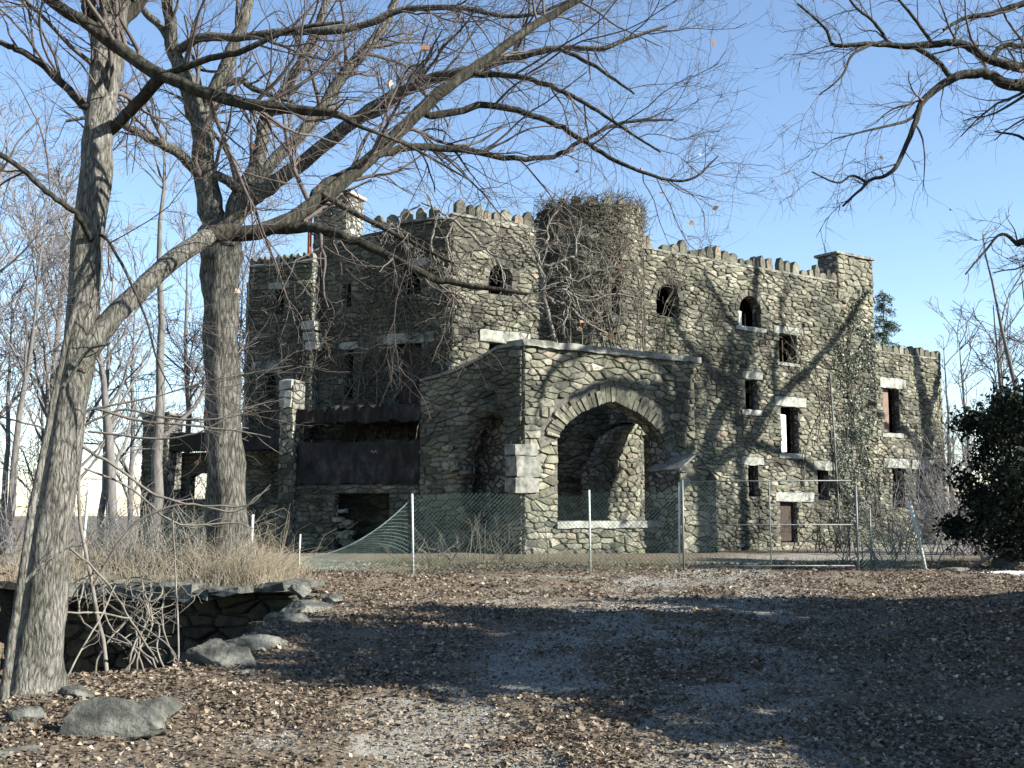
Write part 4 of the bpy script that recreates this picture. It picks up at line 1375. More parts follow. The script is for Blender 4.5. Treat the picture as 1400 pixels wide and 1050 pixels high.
limb2([(306, 350, 22, 20), (317, 300, 22, 15), (330, 262, 22, 12), (347, 233, 22.1, 11), (357, 200, 22.2, 10), (363, 160, 22.3, 9), (383, 133, 22.4, 8), (405, 97, 22.5, 7), (429, 49, 22.6, 6), (447, 0, 22.7, 5), (470, -80, 22.8, 3)], 11)
limb2([(318, 300, 22, 13), (345, 270, 21.8, 12), (380, 248, 21.6, 10.5), (425, 213, 21.4, 10), (469, 177, 21.2, 9.5), (526, 137, 21, 8.5), (597, 106, 20.8, 7.5), (655, 93, 20.6, 6), (717, 75, 20.4, 5.5), (765, 66, 20.2, 4.5), (823, 66, 20, 3.5), (858, 53, 20, 3), (912, 35, 20, 1.8)], 11)
limb2([(322, 290, 22, 10), (350, 250, 22.2, 9), (380, 213, 22.3, 9), (433, 159, 22.5, 8.5), (469, 102, 22.7, 8), (500, 65, 22.8, 7), (526, 35, 22.9, 6.5), (545, -10, 23, 5), (580, -90, 23, 3)], 10)
limb2([(270, 235, 21.9, 9), (257, 222, 21.8, 7.5), (233, 203, 21.6, 7), (203, 188, 21.4, 6.5), (178, 176, 21.2, 5), (140, 160, 21, 3), (90, 165, 20.8, 2)])
limb2([(240, 72, 21.5, 7), (262, 57, 21.3, 6.5), (285, 50, 21.2, 6.5), (333, 51, 21, 6), (380, 44, 20.8, 6), (430, 42, 20.7, 6), (469, 40, 20.6, 5.5), (513, 29, 20.5, 5), (553, 13, 20.4, 4.5), (624, 11, 20.2, 4), (690, 22, 20.1, 3.2), (734, 18, 20, 2.6), (779, 0, 20, 2)])
limb2([(238, 72, 21.5, 6), (222, 40, 21.6, 5.5), (200, 18, 21.7, 5), (170, -20, 21.8, 4)])
limb2([(300, 118, 22, 5), (330, 110, 22, 5), (345, 120, 22, 4.5), (400, 140, 22, 3)])
limb2([(290, 240, 21.9, 7), (305, 243, 21.8, 7), (318, 252, 21.8, 7), (330, 262, 21.9, 8)])
tw2 = Tubes()
o2 = crown(tw2, L2, [(1.9, (1.2, 3.8), (.5, 1.1), 9, .04, .42, .008, .15, .16, 5), (3.4, (.6, 2.1), (.4, 1.1), 7, .03, .5, .0045, .1, .18, 4), (5.0, (.3, 1.0), (.4, 1.1), 5, .02, .5, .0032, .1, .2, 3)], g2)
tr2.build('trunk', M['bark_oak'], tree2)
tw2.build('branches', M['twig'], tree2)

# ---- tree just outside the right edge: its boughs hang into the picture
g3 = np.random.default_rng(5)
b3 = np.array((7.6, 12.2, gz(7.6, 12.2)))
tree3 = thing('bare_tree', 'bare tree at the right edge whose bough hangs over the drive', 'tree', b3)
tr3 = Tubes(); L3 = []
limb3 = lambda spec, k=9, wob=.12: limb(tr3, spec, L3, k, g3, wob)
tp3 = [b3 + np.array((0, 0, -.2)), b3 + np.array((.05, 0, 2)), b3 + np.array((.1, .1, 4)), b3 + np.array((0, .1, 6)), b3 + np.array((.1, .2, 8.5)), b3 + np.array((.2, .3, 12))]
tr3.add(resample(tp3, 24), np.interp(np.linspace(0, 1, 24), [0, .1, .6, 1], [.3, .22, .16, .05]), 14)
YY = 12.2
limb3([(1640, 130, YY, 14), (1500, 125, YY, 11), (1400, 117, YY, 8.5), (1378, 115, YY, 8), (1352, 102, YY, 7), (1325, 101, YY, 6.5), (1303, 107, YY, 6), (1275, 125, YY, 5), (1258, 145, 12.1, 4.5), (1250, 170, 12, 4), (1236, 205, 12, 3.3), (1222, 232, 11.9, 3), (1208, 241, 11.9, 2.6), (1190, 246, 11.9, 2.3), (1178, 258, 11.8, 2), (1152, 282, 11.8, 1.5)], 10)
limb3([(1650, 80, 12.4, 11), (1480, 95, 12.4, 9), (1400, 92, 12.4, 7), (1375, 88, 12.4, 6.5), (1350, 80, 12.4, 6), (1320, 62, 12.4, 5.5), (1290, 59, 12.4, 5), (1255, 63, 12.4, 5), (1220, 62, 12.4, 4), (1180, 60, 12.3, 3.2), (1140, 62, 12.3, 2.5), (1128, 38, 12.3, 2), (1090, 5, 12.3, 1.5)], 10)
limb3([(1355, 82, 12.4, 4), (1372, 62, 12.5, 4), (1400, 63, 12.5, 4), (1480, 60, 12.6, 4)])
limb3([(1250, 62, 12.4, 4), (1280, 83, 12.3, 3.8), (1300, 105, 12.3, 4)])
limb3([(1700, -60, 12.6, 7), (1500, -20, 12.6, 6), (1400, 5, 12.6, 4.5), (1360, 18, 12.6, 4), (1320, 25, 12.6, 3), (1290, 40, 12.5, 2.2)])
limb3([(1275, 60, 12.4, 2.6), (1250, 25, 12.4, 2.2), (1225, -5, 12.4, 1.8), (1200, -40, 12.4, 1.4)])
limb3([(1215, 60, 12.4, 2.5), (1195, 30, 12.4, 2.2), (1170, 10, 12.3, 1.8), (1150, -20, 12.3, 1.4)])
limb3([(1190, 61, 12.3, 2.2), (1165, 75, 12.1, 2), (1150, 105, 12, 1.6), (1120, 130, 12, 1)])
limb3([(1256, 150, 12.1, 2.6), (1240, 165, 12, 2.2), (1200, 175, 11.8, 1.6), (1140, 190, 11.7, 1)])
limb3([(1186, 250, 11.9, 2), (1165, 240, 11.8, 1.6), (1145, 250, 11.7, 1.4), (1110, 235, 11.6, 1)])
limb3([(1620, 420, 12.8, 7), (1480, 350, 12.8, 6), (1400, 330, 12.8, 5), (1392, 335, 12.8, 3), (1370, 320, 12.7, 2), (1345, 345, 12.7, 1.6), (1320, 375, 12.6, 1.2)])
limb3([(1500, 300, 12.8, 4), (1440, 240, 12.8, 3), (1400, 190, 12.8, 2), (1360, 180, 12.8, 1)])
tw3 = Tubes()
o3 = crown(tw3, L3, [(4.6, (.4, 1.5), (.5, 1.1), 8, -.01, .4, .0036, .2, .17, 5), (8, (.25, .85), (.4, 1.1), 6, -.01, .5, .0024, .1, .2, 4), (11, (.12, .5), (.4, 1.1), 5, 0, .5, .0016, .1, .22, 3)], g3)
tr3.build('trunk', M['limb'], tree3)
tw3.build('branches', M['twig'], tree3)
ends = np.array([p[0][-1] for p in o3[2]]); sel = ends[g3.uniform(0, 1, len(ends)) < .006]
leaves_mesh('clinging_leaves', sel, .07, M['dead_leaf'], tree3, g3)


# ---- generic bare trees behind
def auto_tree(name, label, base, H, r, g, lean=(0, 0), nl=9, mat=('bark_far', 'twig_far'), dens=1.0, group=None, rmin=.012, spread=.45, first=.25, tap=.88):
    o = thing(name, label, 'tree', base, group)
    T = Tubes()
    n = 14
    tt = np.linspace(0, 1, n)
    P = np.stack([base[0] + lean[0] * tt ** 1.3 * H + np.cumsum(g.normal(0, .012 * H / n * 4, n)), base[1] + lean[1] * tt * H + np.cumsum(g.normal(0, .012 * H / n * 4, n)), base[2] - .2 + tt * H], 1)
    Rr = r * (1 - tap * tt) + .25 * r * np.exp(-tt * 18)
    T.add(P, Rr, 10)
    B = Tubes()
    cr = [(P, Rr)]
    p1, r1 = spawn(cr, nl / H, (spread * H * .6, spread * H), (.45, .95), 10, .07, .55, r * .15, first, .12, .55, g)
    T.add(p1, r1, 7)
    crown(B, as_list(p1, r1) + [(P[8:], Rr[8:])], [(1.1 * dens, (.14 * H, .26 * H), (.4, .95), 8, .05, .5, rmin * 1.4, .15, .14, 4), (1.5 * dens, (.06 * H, .14 * H), (.4, 1), 6, .04, .5, rmin, .1, .17, 3), (2.0 * dens, (.03 * H, .07 * H), (.4, 1), 4, .02, .5, rmin * .8, .1, .2, 3)], g)
    T.build('trunk', M[mat[0]], o)
    B.build('branches', M[mat[1]], o)
    return o


gb = np.random.default_rng(77)
far = [
    (215, 33, 13.5, .20, (.0, 0), 'slim bare tree rising behind the end pier left of the thick furrowed tree'),
    (165, 30, 8.5, .18, (-.12, 0), 'bare tree leaning left behind the dry grass'),
    (20, 36, 12, .16, (.05, 0), 'slim bare tree at the far left edge beyond the fence'),
    (90, 42, 13, .18, (.03, 0), 'thin bare tree seen right beside the leaning trunk'),
    (140, 50, 15, .2, (0, 0), 'distant bare tree between the two big trees'),
    (255, 55, 17, .22, (-.03, 0), 'tall bare tree behind the verandah end'),
    (330, 66, 19, .25, (.02, 0), 'tall bare tree rising behind the left corner of the castle'),
    (-60, 30, 12, .2, (.06, 0), 'bare tree just beyond the left edge'),
    (60, 60, 16, .2, (0, 0), 'faint far bare tree low at the left'),
    (-10, 52, 15, .2, (0, 0), 'faint far bare tree at the left edge of the slope'),
    (1330, 58, 11, .16, (-.04, 0), 'bare tree just right of the castle wing'),
    (1385, 48, 11, .16, (-.05, 0), 'bare tree behind the dark evergreen bush at the right'),
    (1450, 55, 14, .2, (-.08, 0), 'bare tree leaning in from the right edge'),
    (1300, 75, 13, .2, (0, 0), 'distant bare tree close to the wing corner'),
    (1420, 40, 12, .15, (-.16, 0), 'bare tree arching left over the evergreen bush'),
    (1365, 68, 13, .18, (.02, 0), 'faint bare tree between the wing and the right edge'),
]
for px, Y, H, r, ln, lab in far:
    b = gpt(px, Y)
    auto_tree('bare_tree', lab, b, H, r, gb, ln, group='bare trees behind the castle', rmin=.0062 * Y / 30 + .002, dens=1.25, nl=11)


protos = [o for o in list(bpy.data.objects) if o.get('group') == 'bare trees behind the castle']
gq = np.random.default_rng(101)
for k in range(22):
    src = protos[int(gq.integers(0, 10))]
    px = gq.uniform(-260, 330); Y = gq.uniform(48, 120)
    c = src.copy(); COL.objects.link(c)
    q = gpt(px, Y); c.location = q; c.rotation_euler = (0, 0, gq.uniform(0, 6.28)); k_ = gq.uniform(.9, 1.35); c.scale = (k_, k_, k_)
    c['label'] = 'faint bare tree of the far wood on the slope left of the castle'; c['group'] = 'far wood left of the castle'
    for ch in src.children:
        d = ch.copy(); COL.objects.link(d); d.parent = c

# ---- shrubs: many stems from the ground
def shrub(name, label, base, H, n, g, mat='twig', spread=.5, rad=.015, rmin=.004, cat='shrub', width=.3, dens=1.0, group=None):
    o = thing(name, label, cat, base, group)
    T = Tubes(); st = []
    for k in range(n):
        b = np.array(base) + np.array((g.normal(0, width), g.normal(0, width * .6), -.1))
        d = np.array((g.normal(0, spread), g.normal(0, spread * .7), 1.0)); d /= np.linalg.norm(d)
        m = 9; P = [b]; h = H * g.uniform(.5, 1.0)
        for i in range(m - 1):
            d = d + g.normal(0, .12, 3) + np.array((0, 0, -.03)); d /= np.linalg.norm(d); P.append(P[-1] + d * h / (m - 1) * 1.1)
        P = np.array(P); Rr = rad * g.uniform(.6, 1.2) * np.linspace(1, .3, m)
        T.add(P, Rr, 5); st.append((P, Rr))
    crown(T, st, [(3.2 * dens, (.2 * H, .5 * H), (.4, 1.0), 7, .01, .55, rmin, .15, .17, 4), (3.2 * dens, (.1 * H, .25 * H), (.4, 1), 5, 0, .5, rmin * .8, .1, .2, 3)], g)
    T.build('stems', M[mat], o)
    return o


gs = np.random.default_rng(99)
for k, (px, Y, H, n, w, lab, mat) in enumerate((
        (1310, 40, 3.6, 26, .9, 'reddish bare brush right beside the wing corner', 'twig_far'),
        (1345, 36, 3.4, 26, .8, 'bare brush under the dark evergreen bush', 'twig_far'),
        (1392, 32, 3.0, 22, .8, 'bare brush low at the right edge', 'twig_far'),
        (1320, 50, 5.5, 24, 1.2, 'taller bare thicket behind the wing corner', 'twig_far'),
        (1385, 46, 6.0, 24, 1.2, 'taller bare thicket behind the evergreen at the right edge', 'twig_far'),
        (30, 30, 3.4, 26, 1.2, 'bare thicket low at the left edge beyond the trunk', 'twig_far'),
        (110, 29, 2.6, 24, 1.0, 'bare thicket between the leaning trunk and the fence', 'twig_far'),
        (170, 27.5, 2.2, 22, .8, 'bare thicket in front of the end pier', 'twig_far'),
        (255, 25.5, 1.8, 20, .6, 'bare brush at the foot of the furrowed tree', 'vine'),
        (150, 24.2, 1.3, 26, .8, 'tangled grey brush on the bank just right of the leaning trunk', 'vine'),
        (230, 24.0, 1.2, 26, .8, 'tangled grey brush on the bank above the vine knot', 'vine'),
        (310, 23.6, 1.1, 22, .6, 'tangled grey brush on the bank beside the furrowed tree foot', 'vine'),
        (700, 30, 1.5, 14, .6, 'low bare shrub inside the fence beneath the porch corner', 'vine_dark'),
        (620, 32, 1.6, 14, .8, 'low bare shrub inside the fence under the broken hole', 'vine_dark'),
        (1200, 32, 2.0, 26, .9, 'bare bush behind the slack fence right of the gate', 'vine'),
        (1130, 48, 2.2, 22, .9, 'dark bare bush against the castle door', 'vine_dark'),
        (1245, 40, 2.6, 20, .8, 'bare bush in front of the wing windows', 'vine_dark'))):
    b = gpt(px, Y)
    shrub('bare_shrub', lab, b, H, n, gs, mat, width=w, rmin=.004 * Y / 25, rad=.02 * max(1, Y / 35))

# ---- pale saplings whose branches reach across the furrowed trunk
gp = np.random.default_rng(15)
sb = gpt(20, 9.0); sb = at(4, 985, 8.8); sb[2] = gz(sb[0], sb[1])
sap = thing('sapling', 'thin pale sapling leaning against the left tree', 'tree', sb)
T = Tubes(); LS = []
limb(T, [(0, 1000, 8.8, 7), (8, 930, 8.8, 6.2), (25, 820, 8.8, 5.5), (45, 690, 8.8, 5), (65, 590, 8.85, 4.5), (84, 495, 8.9, 4), (100, 430, 8.9, 3.5), (112, 395, 8.9, 1.8)], LS, 10, gp, .08)
limb(T, [(82, 530, 8.9, 3), (92, 522, 8.9, 3), (120, 480, 8.9, 2), (150, 470, 8.8, 1)], LS, 6, gp)
limb(T, [(30, 800, 8.8, 3), (60, 770, 8.9, 2), (100, 745, 9, 1)], LS, 6, gp)
crown(T, LS[1:], [(4, (.2, .6), (.4, 1), 6, .03, .5, .003, .2, .15, 4)], gp)
T.build('stem', M['bark'], sap)
sb2 = np.array((-4.4, 12.0, gz(-4.4, 12.0)))
sap2 = thing('sapling', 'spreading pale sapling reaching across the furrowed trunk above the pit', 'tree', sb2)
T = Tubes(); LS = []
zb = [at(140, 985, 12.0)]
for spec in (
        [(150, 950, 12, 5), (135, 840, 12, 4.5), (110, 720, 12, 4), (112, 600, 12, 4), (125, 560, 12, 3.5), (190, 575, 12, 3), (260, 582, 12, 2.4), (330, 590, 12, 2), (370, 598, 12, 1.2)],
        [(112, 610, 12, 3.5), (160, 640, 12, 3.2), (205, 672, 12, 3), (250, 688, 12, 2.6), (300, 692, 12, 2.2), (340, 690, 12, 1.6), (370, 662, 12, 1)],
        [(118, 580, 12, 3), (170, 560, 12, 2.6), (230, 572, 12, 2.4), (300, 573, 12, 2), (345, 562, 12, 1.2)],
        [(128, 800, 12, 3.5), (180, 720, 12, 3), (250, 690, 12, 2.6), (320, 700, 12, 2.2), (350, 680, 12, 1.6), (368, 668, 12, 1)],
        [(112, 620, 12, 2.5), (70, 590, 12, 2.4), (20, 575, 12, 2), (-30, 560, 12, 1.5)],
        [(125, 560, 12, 2.5), (220, 540, 12, 2), (290, 520, 12, 1.8), (400, 500, 12, 1)],
        [(120, 590, 12, 2.5), (220, 600, 11.9, 2.4), (275, 590, 11.8, 2), (330, 560, 11.8, 1.6), (390, 545, 11.8, 1)],
        [(115, 640, 12, 2.5), (180, 668, 12.2, 2.4), (240, 715, 12.3, 2), (320, 715, 12.4, 1.6), (350, 725, 12.4, 1)]):
    limb(T, [(a, b, c, d * .62) for a, b, c, d in spec], LS, 6, gp, .35)
crown(T, LS, [(2.2, (.3, .8), (.3, .8), 7, .03, .5, .0035, .3, .12, 4), (3, (.1, .35), (.4, .9), 5, .02, .5, .0028, .1, .15, 3)], gp)
T.build('stems', M['vine'], sap2)
# tangle hanging into the pit
sb3 = np.array((-3.95, 12.6, -.9))
tang = thing('vine_tangle', 'knot of pale bare vines hanging over the dark pit', 'vine', sb3)
T = Tubes(); LS = []
for k in range(10):
    x = gp.normal(208, 26)
    top = (gp.normal(205, 42), 800 + gp.uniform(-8, 25), 13.2 + gp.normal(0, .5), 1.3)
    limb(T, [(x + gp.normal(0, 15), 935 + gp.uniform(-18, 6), 12.3, 1.4), (x + gp.normal(0, 16), 890, 12.4, 1.3), ((x + top[0]) / 2 + gp.normal(0, 16), 850, 12.8, 1.2), top, (top[0] + gp.normal(0, 26), 788 + gp.uniform(-5, 40), 13.5, .9), (top[0] + gp.normal(0, 50), 815 + gp.uniform(-5, 50), 13.4, .6)], LS, 5, gp, .5)
for spec in ([(90, 745, 10.5, 2.6), (140, 790, 11, 2.6), (180, 850, 11.6, 2.6), (215, 905, 12.2, 2.4)], [(75, 838, 10.6, 2), (130, 838, 11, 2.4), (180, 846, 11.4, 2)], [(235, 700, 12, 2), (240, 790, 12.2, 2), (244, 880, 12, 2.2), (242, 965, 11, 2.4)], [(84, 940, 9.8, 2.5), (105, 900, 10.2, 2), (140, 840, 10.8, 2), (158, 800, 11.2, 1.4)]):
    limb(T, [(a, b, c, d * .6) for a, b, c, d in spec], LS, 6, gp, .4)
crown(T, LS, [(2.6, (.2, .7), (.5, 1.3), 7, -.04, .6, .0028, .1, .28, 4), (3, (.1, .35), (.5, 1.3), 5, -.02, .6, .0022, .1, .28, 3)], gp)
T.build('stems', M['vine'], tang)

# ---- vines and growth on the castle
gv = np.random.default_rng(41)
vb = at(768, 520, 43.0)
vt = thing('bare_tree', 'gnarled pale bare tree growing on the porch roof before the round tower', 'tree', vb)
T = Tubes(); LS = []
YV = 42.2
limb(T, [(768, 520, 43, 3.2), (758, 470, 42.6, 3), (752, 440, YV, 2.8), (745, 402, YV, 2.8), (740, 368, YV, 2.6), (722, 350, YV, 2.6), (708, 330, YV, 2.5), (690, 322, YV, 2.5), (657, 336, YV, 2.2), (632, 352, YV, 1.6), (610, 380, YV, 1)], LS, 8, gv, .5)
for spec in ([(657, 335, YV, 2.4), (640, 318, YV, 2.2), (618, 300, YV, 2), (600, 288, YV, 1.8), (575, 278, YV, 1.4)], [(657, 336, YV, 1.8), (682, 352, YV, 1.7), (712, 356, YV, 1.2)],
             [(741, 367, YV, 2.2), (765, 358, YV, 2), (784, 350, YV, 1.8), (787, 336, YV, 1.5), (796, 300, YV, .9)], [(744, 400, YV, 2.2), (757, 412, YV, 2.2), (768, 414, YV, 2), (780, 422, YV, 1.8), (800, 440, YV, 1.6), (830, 456, YV, 1)],
             [(742, 380, YV, 1.8), (736, 350, YV, 1.8), (748, 330, YV, 1.6), (750, 305, YV, 1.4), (768, 280, YV, .9)], [(745, 395, YV, 1.8), (770, 380, YV, 1.6), (790, 386, YV, 1.5), (812, 372, YV, 1.3), (850, 362, YV, .8)],
             [(742, 430, YV, 1.8), (722, 420, YV, 1.7), (700, 400, YV, 1.6), (676, 394, YV, 1.4), (640, 398, YV, .9)], [(741, 366, YV, 1.8), (728, 340, YV, 1.5), (712, 310, YV, 1.2), (686, 298, YV, .8)],
             [(745, 402, YV, 1.8), (775, 398, YV, 1.7), (800, 412, YV, 1.5), (842, 402, YV, 1.2), (880, 410, YV, .8)], [(600, 288, YV, 1.4), (590, 330, YV, 1.2), (596, 360, YV, .9)], [(575, 280, YV, 1.4), (540, 300, YV, 1.2), (520, 330, YV, .8)],
             [(618, 300, YV, 1.5), (612, 340, YV, 1.3), (625, 370, YV, 1.2), (618, 400, YV, .8)], [(690, 322, YV, 1.5), (676, 350, YV, 1.3), (690, 380, YV, 1.1), (680, 410, YV, .8)], [(765, 358, YV, 1.5), (780, 380, YV, 1.3), (770, 410, YV, 1.1), (790, 450, YV, .8)]):
    limb(T, spec, LS, 6, gv, .7)
crown(T, LS, [(2.6, (.8, 2.6), (.5, 1.3), 9, -.01, .7, .013, .2, .32, 4), (3.0, (.4, 1.4), (.5, 1.3), 7, -.02, .7, .010, .1, .34, 3), (1.6, (.2, .7), (.5, 1.2), 5, -.03, .6, .008, .1, .25, 3)], gv)
T.build('stems', M['vine'], vt)
LVp = np.array([p[0][-1] for p in LS])
sel = LVp[::2]
leaves_mesh('clinging_leaves', np.repeat(sel, 3, 0) + gv.normal(0, .12, (len(sel) * 3, 3)), .24, M['dead_leaf'], vt, gv)


def wall_vines(name, label, W, starts, g, mat, H, n2, rmin=.011, w=.12, latl=1.0, spread=.35):
    """bare climbing stems that hug surface W"""
    o = thing(name, label, 'vine', W.P(starts[0][0], gz(*W.P(starts[0][0], 0)[:2]), .1))
    T = Tubes()
    def path(u, z, d, L, m, r0, wob):
        P = []; du, dz = d
        for k in range(m):
            P.append(W.P(u, z, w + g.uniform(-.04, .1)))
            a = math.atan2(dz, du) + g.normal(0, wob)
            du, dz = math.cos(a), math.sin(a)
            u += du * L / (m - 1); z += dz * L / (m - 1)
        return np.array(P), r0 * np.linspace(1, .4, m)
    for (u, z, zt) in starts:
        L = zt - z
        P, Rr = path(u, z, (g.normal(0, spread * .4), 1), L, 14, .035, .16)
        T.add(P, Rr, 5)
        for k in range(int(n2 * L / 10)):
            i = g.integers(2, 13)
            q = P[i]
            # recover (u,z)
            if isinstance(W, Wall): uu = float(np.dot(q[:2] - W.O, W.d))
            else:
                aa = math.atan2(q[1] - W.c[1], q[0] - W.c[0]); uu = ((aa - W.a0) % (2 * math.pi)) * W.R
            s = g.choice((-1, 1))
            p2, r2 = path(uu, q[2], (s * g.uniform(.3, 1), g.uniform(.1, 1)), latl * g.uniform(.6, 2.4), 8, rmin * 1.5, .35)
            T.add(p2, r2, 4)
            p3, r3 = spawn([(p2, r2)], 2.2, (.2, .8), (.4, 1.1), 5, .03, .7, rmin, .1, .25, g=g, flat=np.array((1, 1, 1)))
            if len(p3): T.add(p3, r3, 3)
    T.build('stems', M[mat], o)
    return o


tu = lambda k: k * math.pi * TR
wall_vines('climbing_vine', 'dense bare vines clothing the round tower up to its rim', tower_c, [(tu(k), gv.uniform(6.5, 8.5), ZT + gv.uniform(-.6, .6)) for k in np.linspace(.06, .94, 15)], gv, 'vine_dark', 14, 34, spread=.5)
wall_vines('climbing_vine', 'bare vines on the lit front wall between castle corner and tower', W_main, [(u, 3, zTopMain + gv.uniform(-1.5, .4)) for u in np.linspace(uC + .6, uT - TR - .4, 4)], gv, 'vine_dark', 12, 16)
wall_vines('climbing_vine', 'bare vines on the front wall between tower and the first arched window', W_main, [(u, 2.5, zTopMain + gv.uniform(-1, .6)) for u in np.linspace(uT + TR + .3, uT + TR + 2.4, 4)], gv, 'vine_dark', 12, 22)
um = lambda px: W_main.uz(px, 450)[0]
wall_vines('climbing_vine', 'thin bare vines under the chimney at the right of the main wall', W_main, [(um(x), gv.uniform(.2, 5), zTopMain + gv.uniform(-2.5, .2)) for x in np.linspace(1090, 1186, 6)], gv, 'vine_dark', 12, 16)
wall_vines('climbing_vine', 'bare vines hanging on the shaded left wall', W_A, [(u, gv.uniform(3, 6), zA + gv.uniform(-2, .3)) for u in np.linspace(uA0 + .3, -.6, 13)], gv, 'vine_dark', 12, 34)
wall_vines('climbing_vine', 'bare vines matting the projecting bay at the far left of the castle', W_B, [(u, gv.uniform(2, 5), zBt + gv.uniform(-2, .2)) for u in np.linspace(uB0 + .3, uB1 - .3, 9)], gv, 'vine_dark', 10, 34)
wall_vines('climbing_vine', 'bare vines at the outer corner of the right wing', W_wing, [(uE - .5, .0, zW + .3), (uE - .9, .0, zW), (uE - 2.6, 2, zW - .5)], gv, 'vine_dark', 8, 14)

# thick woody growth over the tower head
HC = []
for k in range(1700):
    a = gv.uniform(-.05, 1.05) * math.pi * TR
    z = ZT + .30 + .35 * vnoise(a * 1.3, 0.5, 2) - abs(gv.normal(0, .8)) * (.4 + 1.3 * vnoise(a * 1.1, 3.5, 5))
    HC.append(tower_c.P(a, z, gv.uniform(.02, .3) if z < ZT else gv.uniform(-.7, .3)))
HC = np.array(HC)
th = thing('vine_thatch', 'matted brown vine growth capping the round tower head', 'vine', tower_c.P(tu(.5), ZT - 1, .2))
gT = np.random.default_rng(3)
n = len(HC); d = gT.normal(0, 1, (n, 3)); d[:, 2] += .4; d /= np.linalg.norm(d, axis=1, keepdims=True)
T = Tubes(); ln = gT.uniform(.1, .4, (n, 1)) * gT.choice((1, 1, 1, 2.4), (n, 1)); bend = gT.normal(0, .1, (n, 3))
T.add(np.stack([HC, HC + d * ln * .5 + bend * .4, HC + d * ln + bend], 1), np.repeat(gT.uniform(.007, .016, (n, 1)), 3, 1), 3)
T.build('stems', M['vine_dark'], th)

# ivy on the main wall by the downpipe
gi = np.random.default_rng(8)
Cs = []
while len(Cs) < 6000:
    px = gi.normal(1168, 17); py = gi.uniform(395, 715)
    wid = 26 if py > 520 else 34
    if abs(px - 1168 + (8 if py > 600 else 0)) > wid: continue
    if fbm(px * .06, py * .045, 4) < .40 + .12 * (py < 470): continue
    u, z = W_main.uz(px, py)
    Cs.append(W_main.P(u, z, .07 + abs(gi.normal(0, .06))))
iv = thing('ivy', 'grey-green ivy climbing the main wall between downpipe and wing', 'ivy', W_main.P(um(1165), -.6, .1))
leaves_mesh('leaves', np.array(Cs), .12, M['ivy'], iv, gi, np.array((W_main.n[0], W_main.n[1], .35)), flatness=.6)

# ---- evergreens
def leafy(name, label, base, H, rad, n, g, size, mat='evergreen', trunk_r=.12, zlo=.15, clumps=26, cat='tree', tall=1.0, group=None, spr=.2):
    o = thing(name, label, cat, base, group)
    base = np.array(base)
    T = Tubes()
    P = resample([base + np.array((0, 0, -.2)), base + np.array((g.normal(0, .1), 0, H * .4)), base + np.array((g.normal(0, .2), 0, H * .93))], 12)
    T.add(P, trunk_r * np.linspace(1, .2, 12), 8)
    CC = []; LB = []
    for k in range(clumps):
        t_ = g.uniform(zlo, 1)
        a = g.uniform(0, 2 * math.pi); rr = rad * math.sqrt(g.uniform(.05, 1)) * (1 - .6 * max(0, t_ - .5) * 2 * (tall))
        c = base + np.array((rr * math.cos(a), rr * math.sin(a), t_ * H))
        CC.append(c)
        r0 = base + np.array((0, 0, max(.2, t_ * H * .75)))
        q = resample([r0, (r0 + c) / 2 + g.normal(0, .15, 3), c], 8)
        T.add(q, trunk_r * .4 * np.linspace(1, .25, 8), 5)
    CC = np.array(CC)
    ci = g.integers(0, clumps, n)
    C = CC[ci] + g.normal(0, 1, (n, 3)) * np.array((rad * spr, rad * spr, (H * .045 + rad * .06) * spr * 5))
    C = C[C[:, 2] > base[2] + .05 * H]
    T.build('trunk', M['limb'], o)
    leaves_mesh('crown', C, size, M[mat], o, g)
    return o


ge = np.random.default_rng(12)
leafy('evergreen_shrub', 'dark broad-leaved evergreen bush at the right edge below bare trees', gpt(1375, 30), 4.2, 1.6, 14000, ge, .12, trunk_r=.06, zlo=.2, clumps=54, cat='shrub', tall=.5, spr=.125)
leafy('evergreen_shrub', 'second dark evergreen bush cut by the right edge', gpt(1440, 27), 4.6, 1.7, 9000, ge, .13, trunk_r=.06, zlo=.06, clumps=50, cat='shrub', tall=.5, spr=.13)


def conifer(label, base, H, g):
    o = thing('conifer_tree', label, 'tree', base)
    T = Tubes(); base = np.array(base)
    T.add(np.array([base + np.array((0, 0, z)) for z in np.linspace(0, H, 10)]), .22 * np.linspace(1, .08, 10), 8)
    C = []
    for k in range(90):
        t_ = g.uniform(.25, .99); a = g.uniform(0, 2 * math.pi); L = (1 - t_) * H * .24 + .4
        z0 = base[2] + t_ * H
        q = np.array([base * (1, 1, 0) + np.array((math.cos(a) * L * s, math.sin(a) * L * s, z0 + .5 * s * L * .5 - .55 * s * s * L)) for s in np.linspace(0, 1, 6)])
        T.add(q, .05 * np.linspace(1, .3, 6), 4)
        m = int(70 * L)
        s = g.uniform(.15, 1, m)
        p = np.stack([np.interp(s, np.linspace(0, 1, 6), q[:, i]) for i in range(3)], 1)
        C.append(p + g.normal(0, .13, p.shape) - np.array((0, 0, .1)))
    T.build('trunk', M['bark_far'], o)
    leaves_mesh('needles', np.concatenate(C), .34, M['conifer'], o, g, wr=(.05, .1))


pc = at(1207, 402, 75)
bc = (pc[0], 75, gz(pc[0], 75))
conifer('green conifer peeking out behind the wing beside the tall chimney', bc, pc[2] - bc[2] + .3, ge)

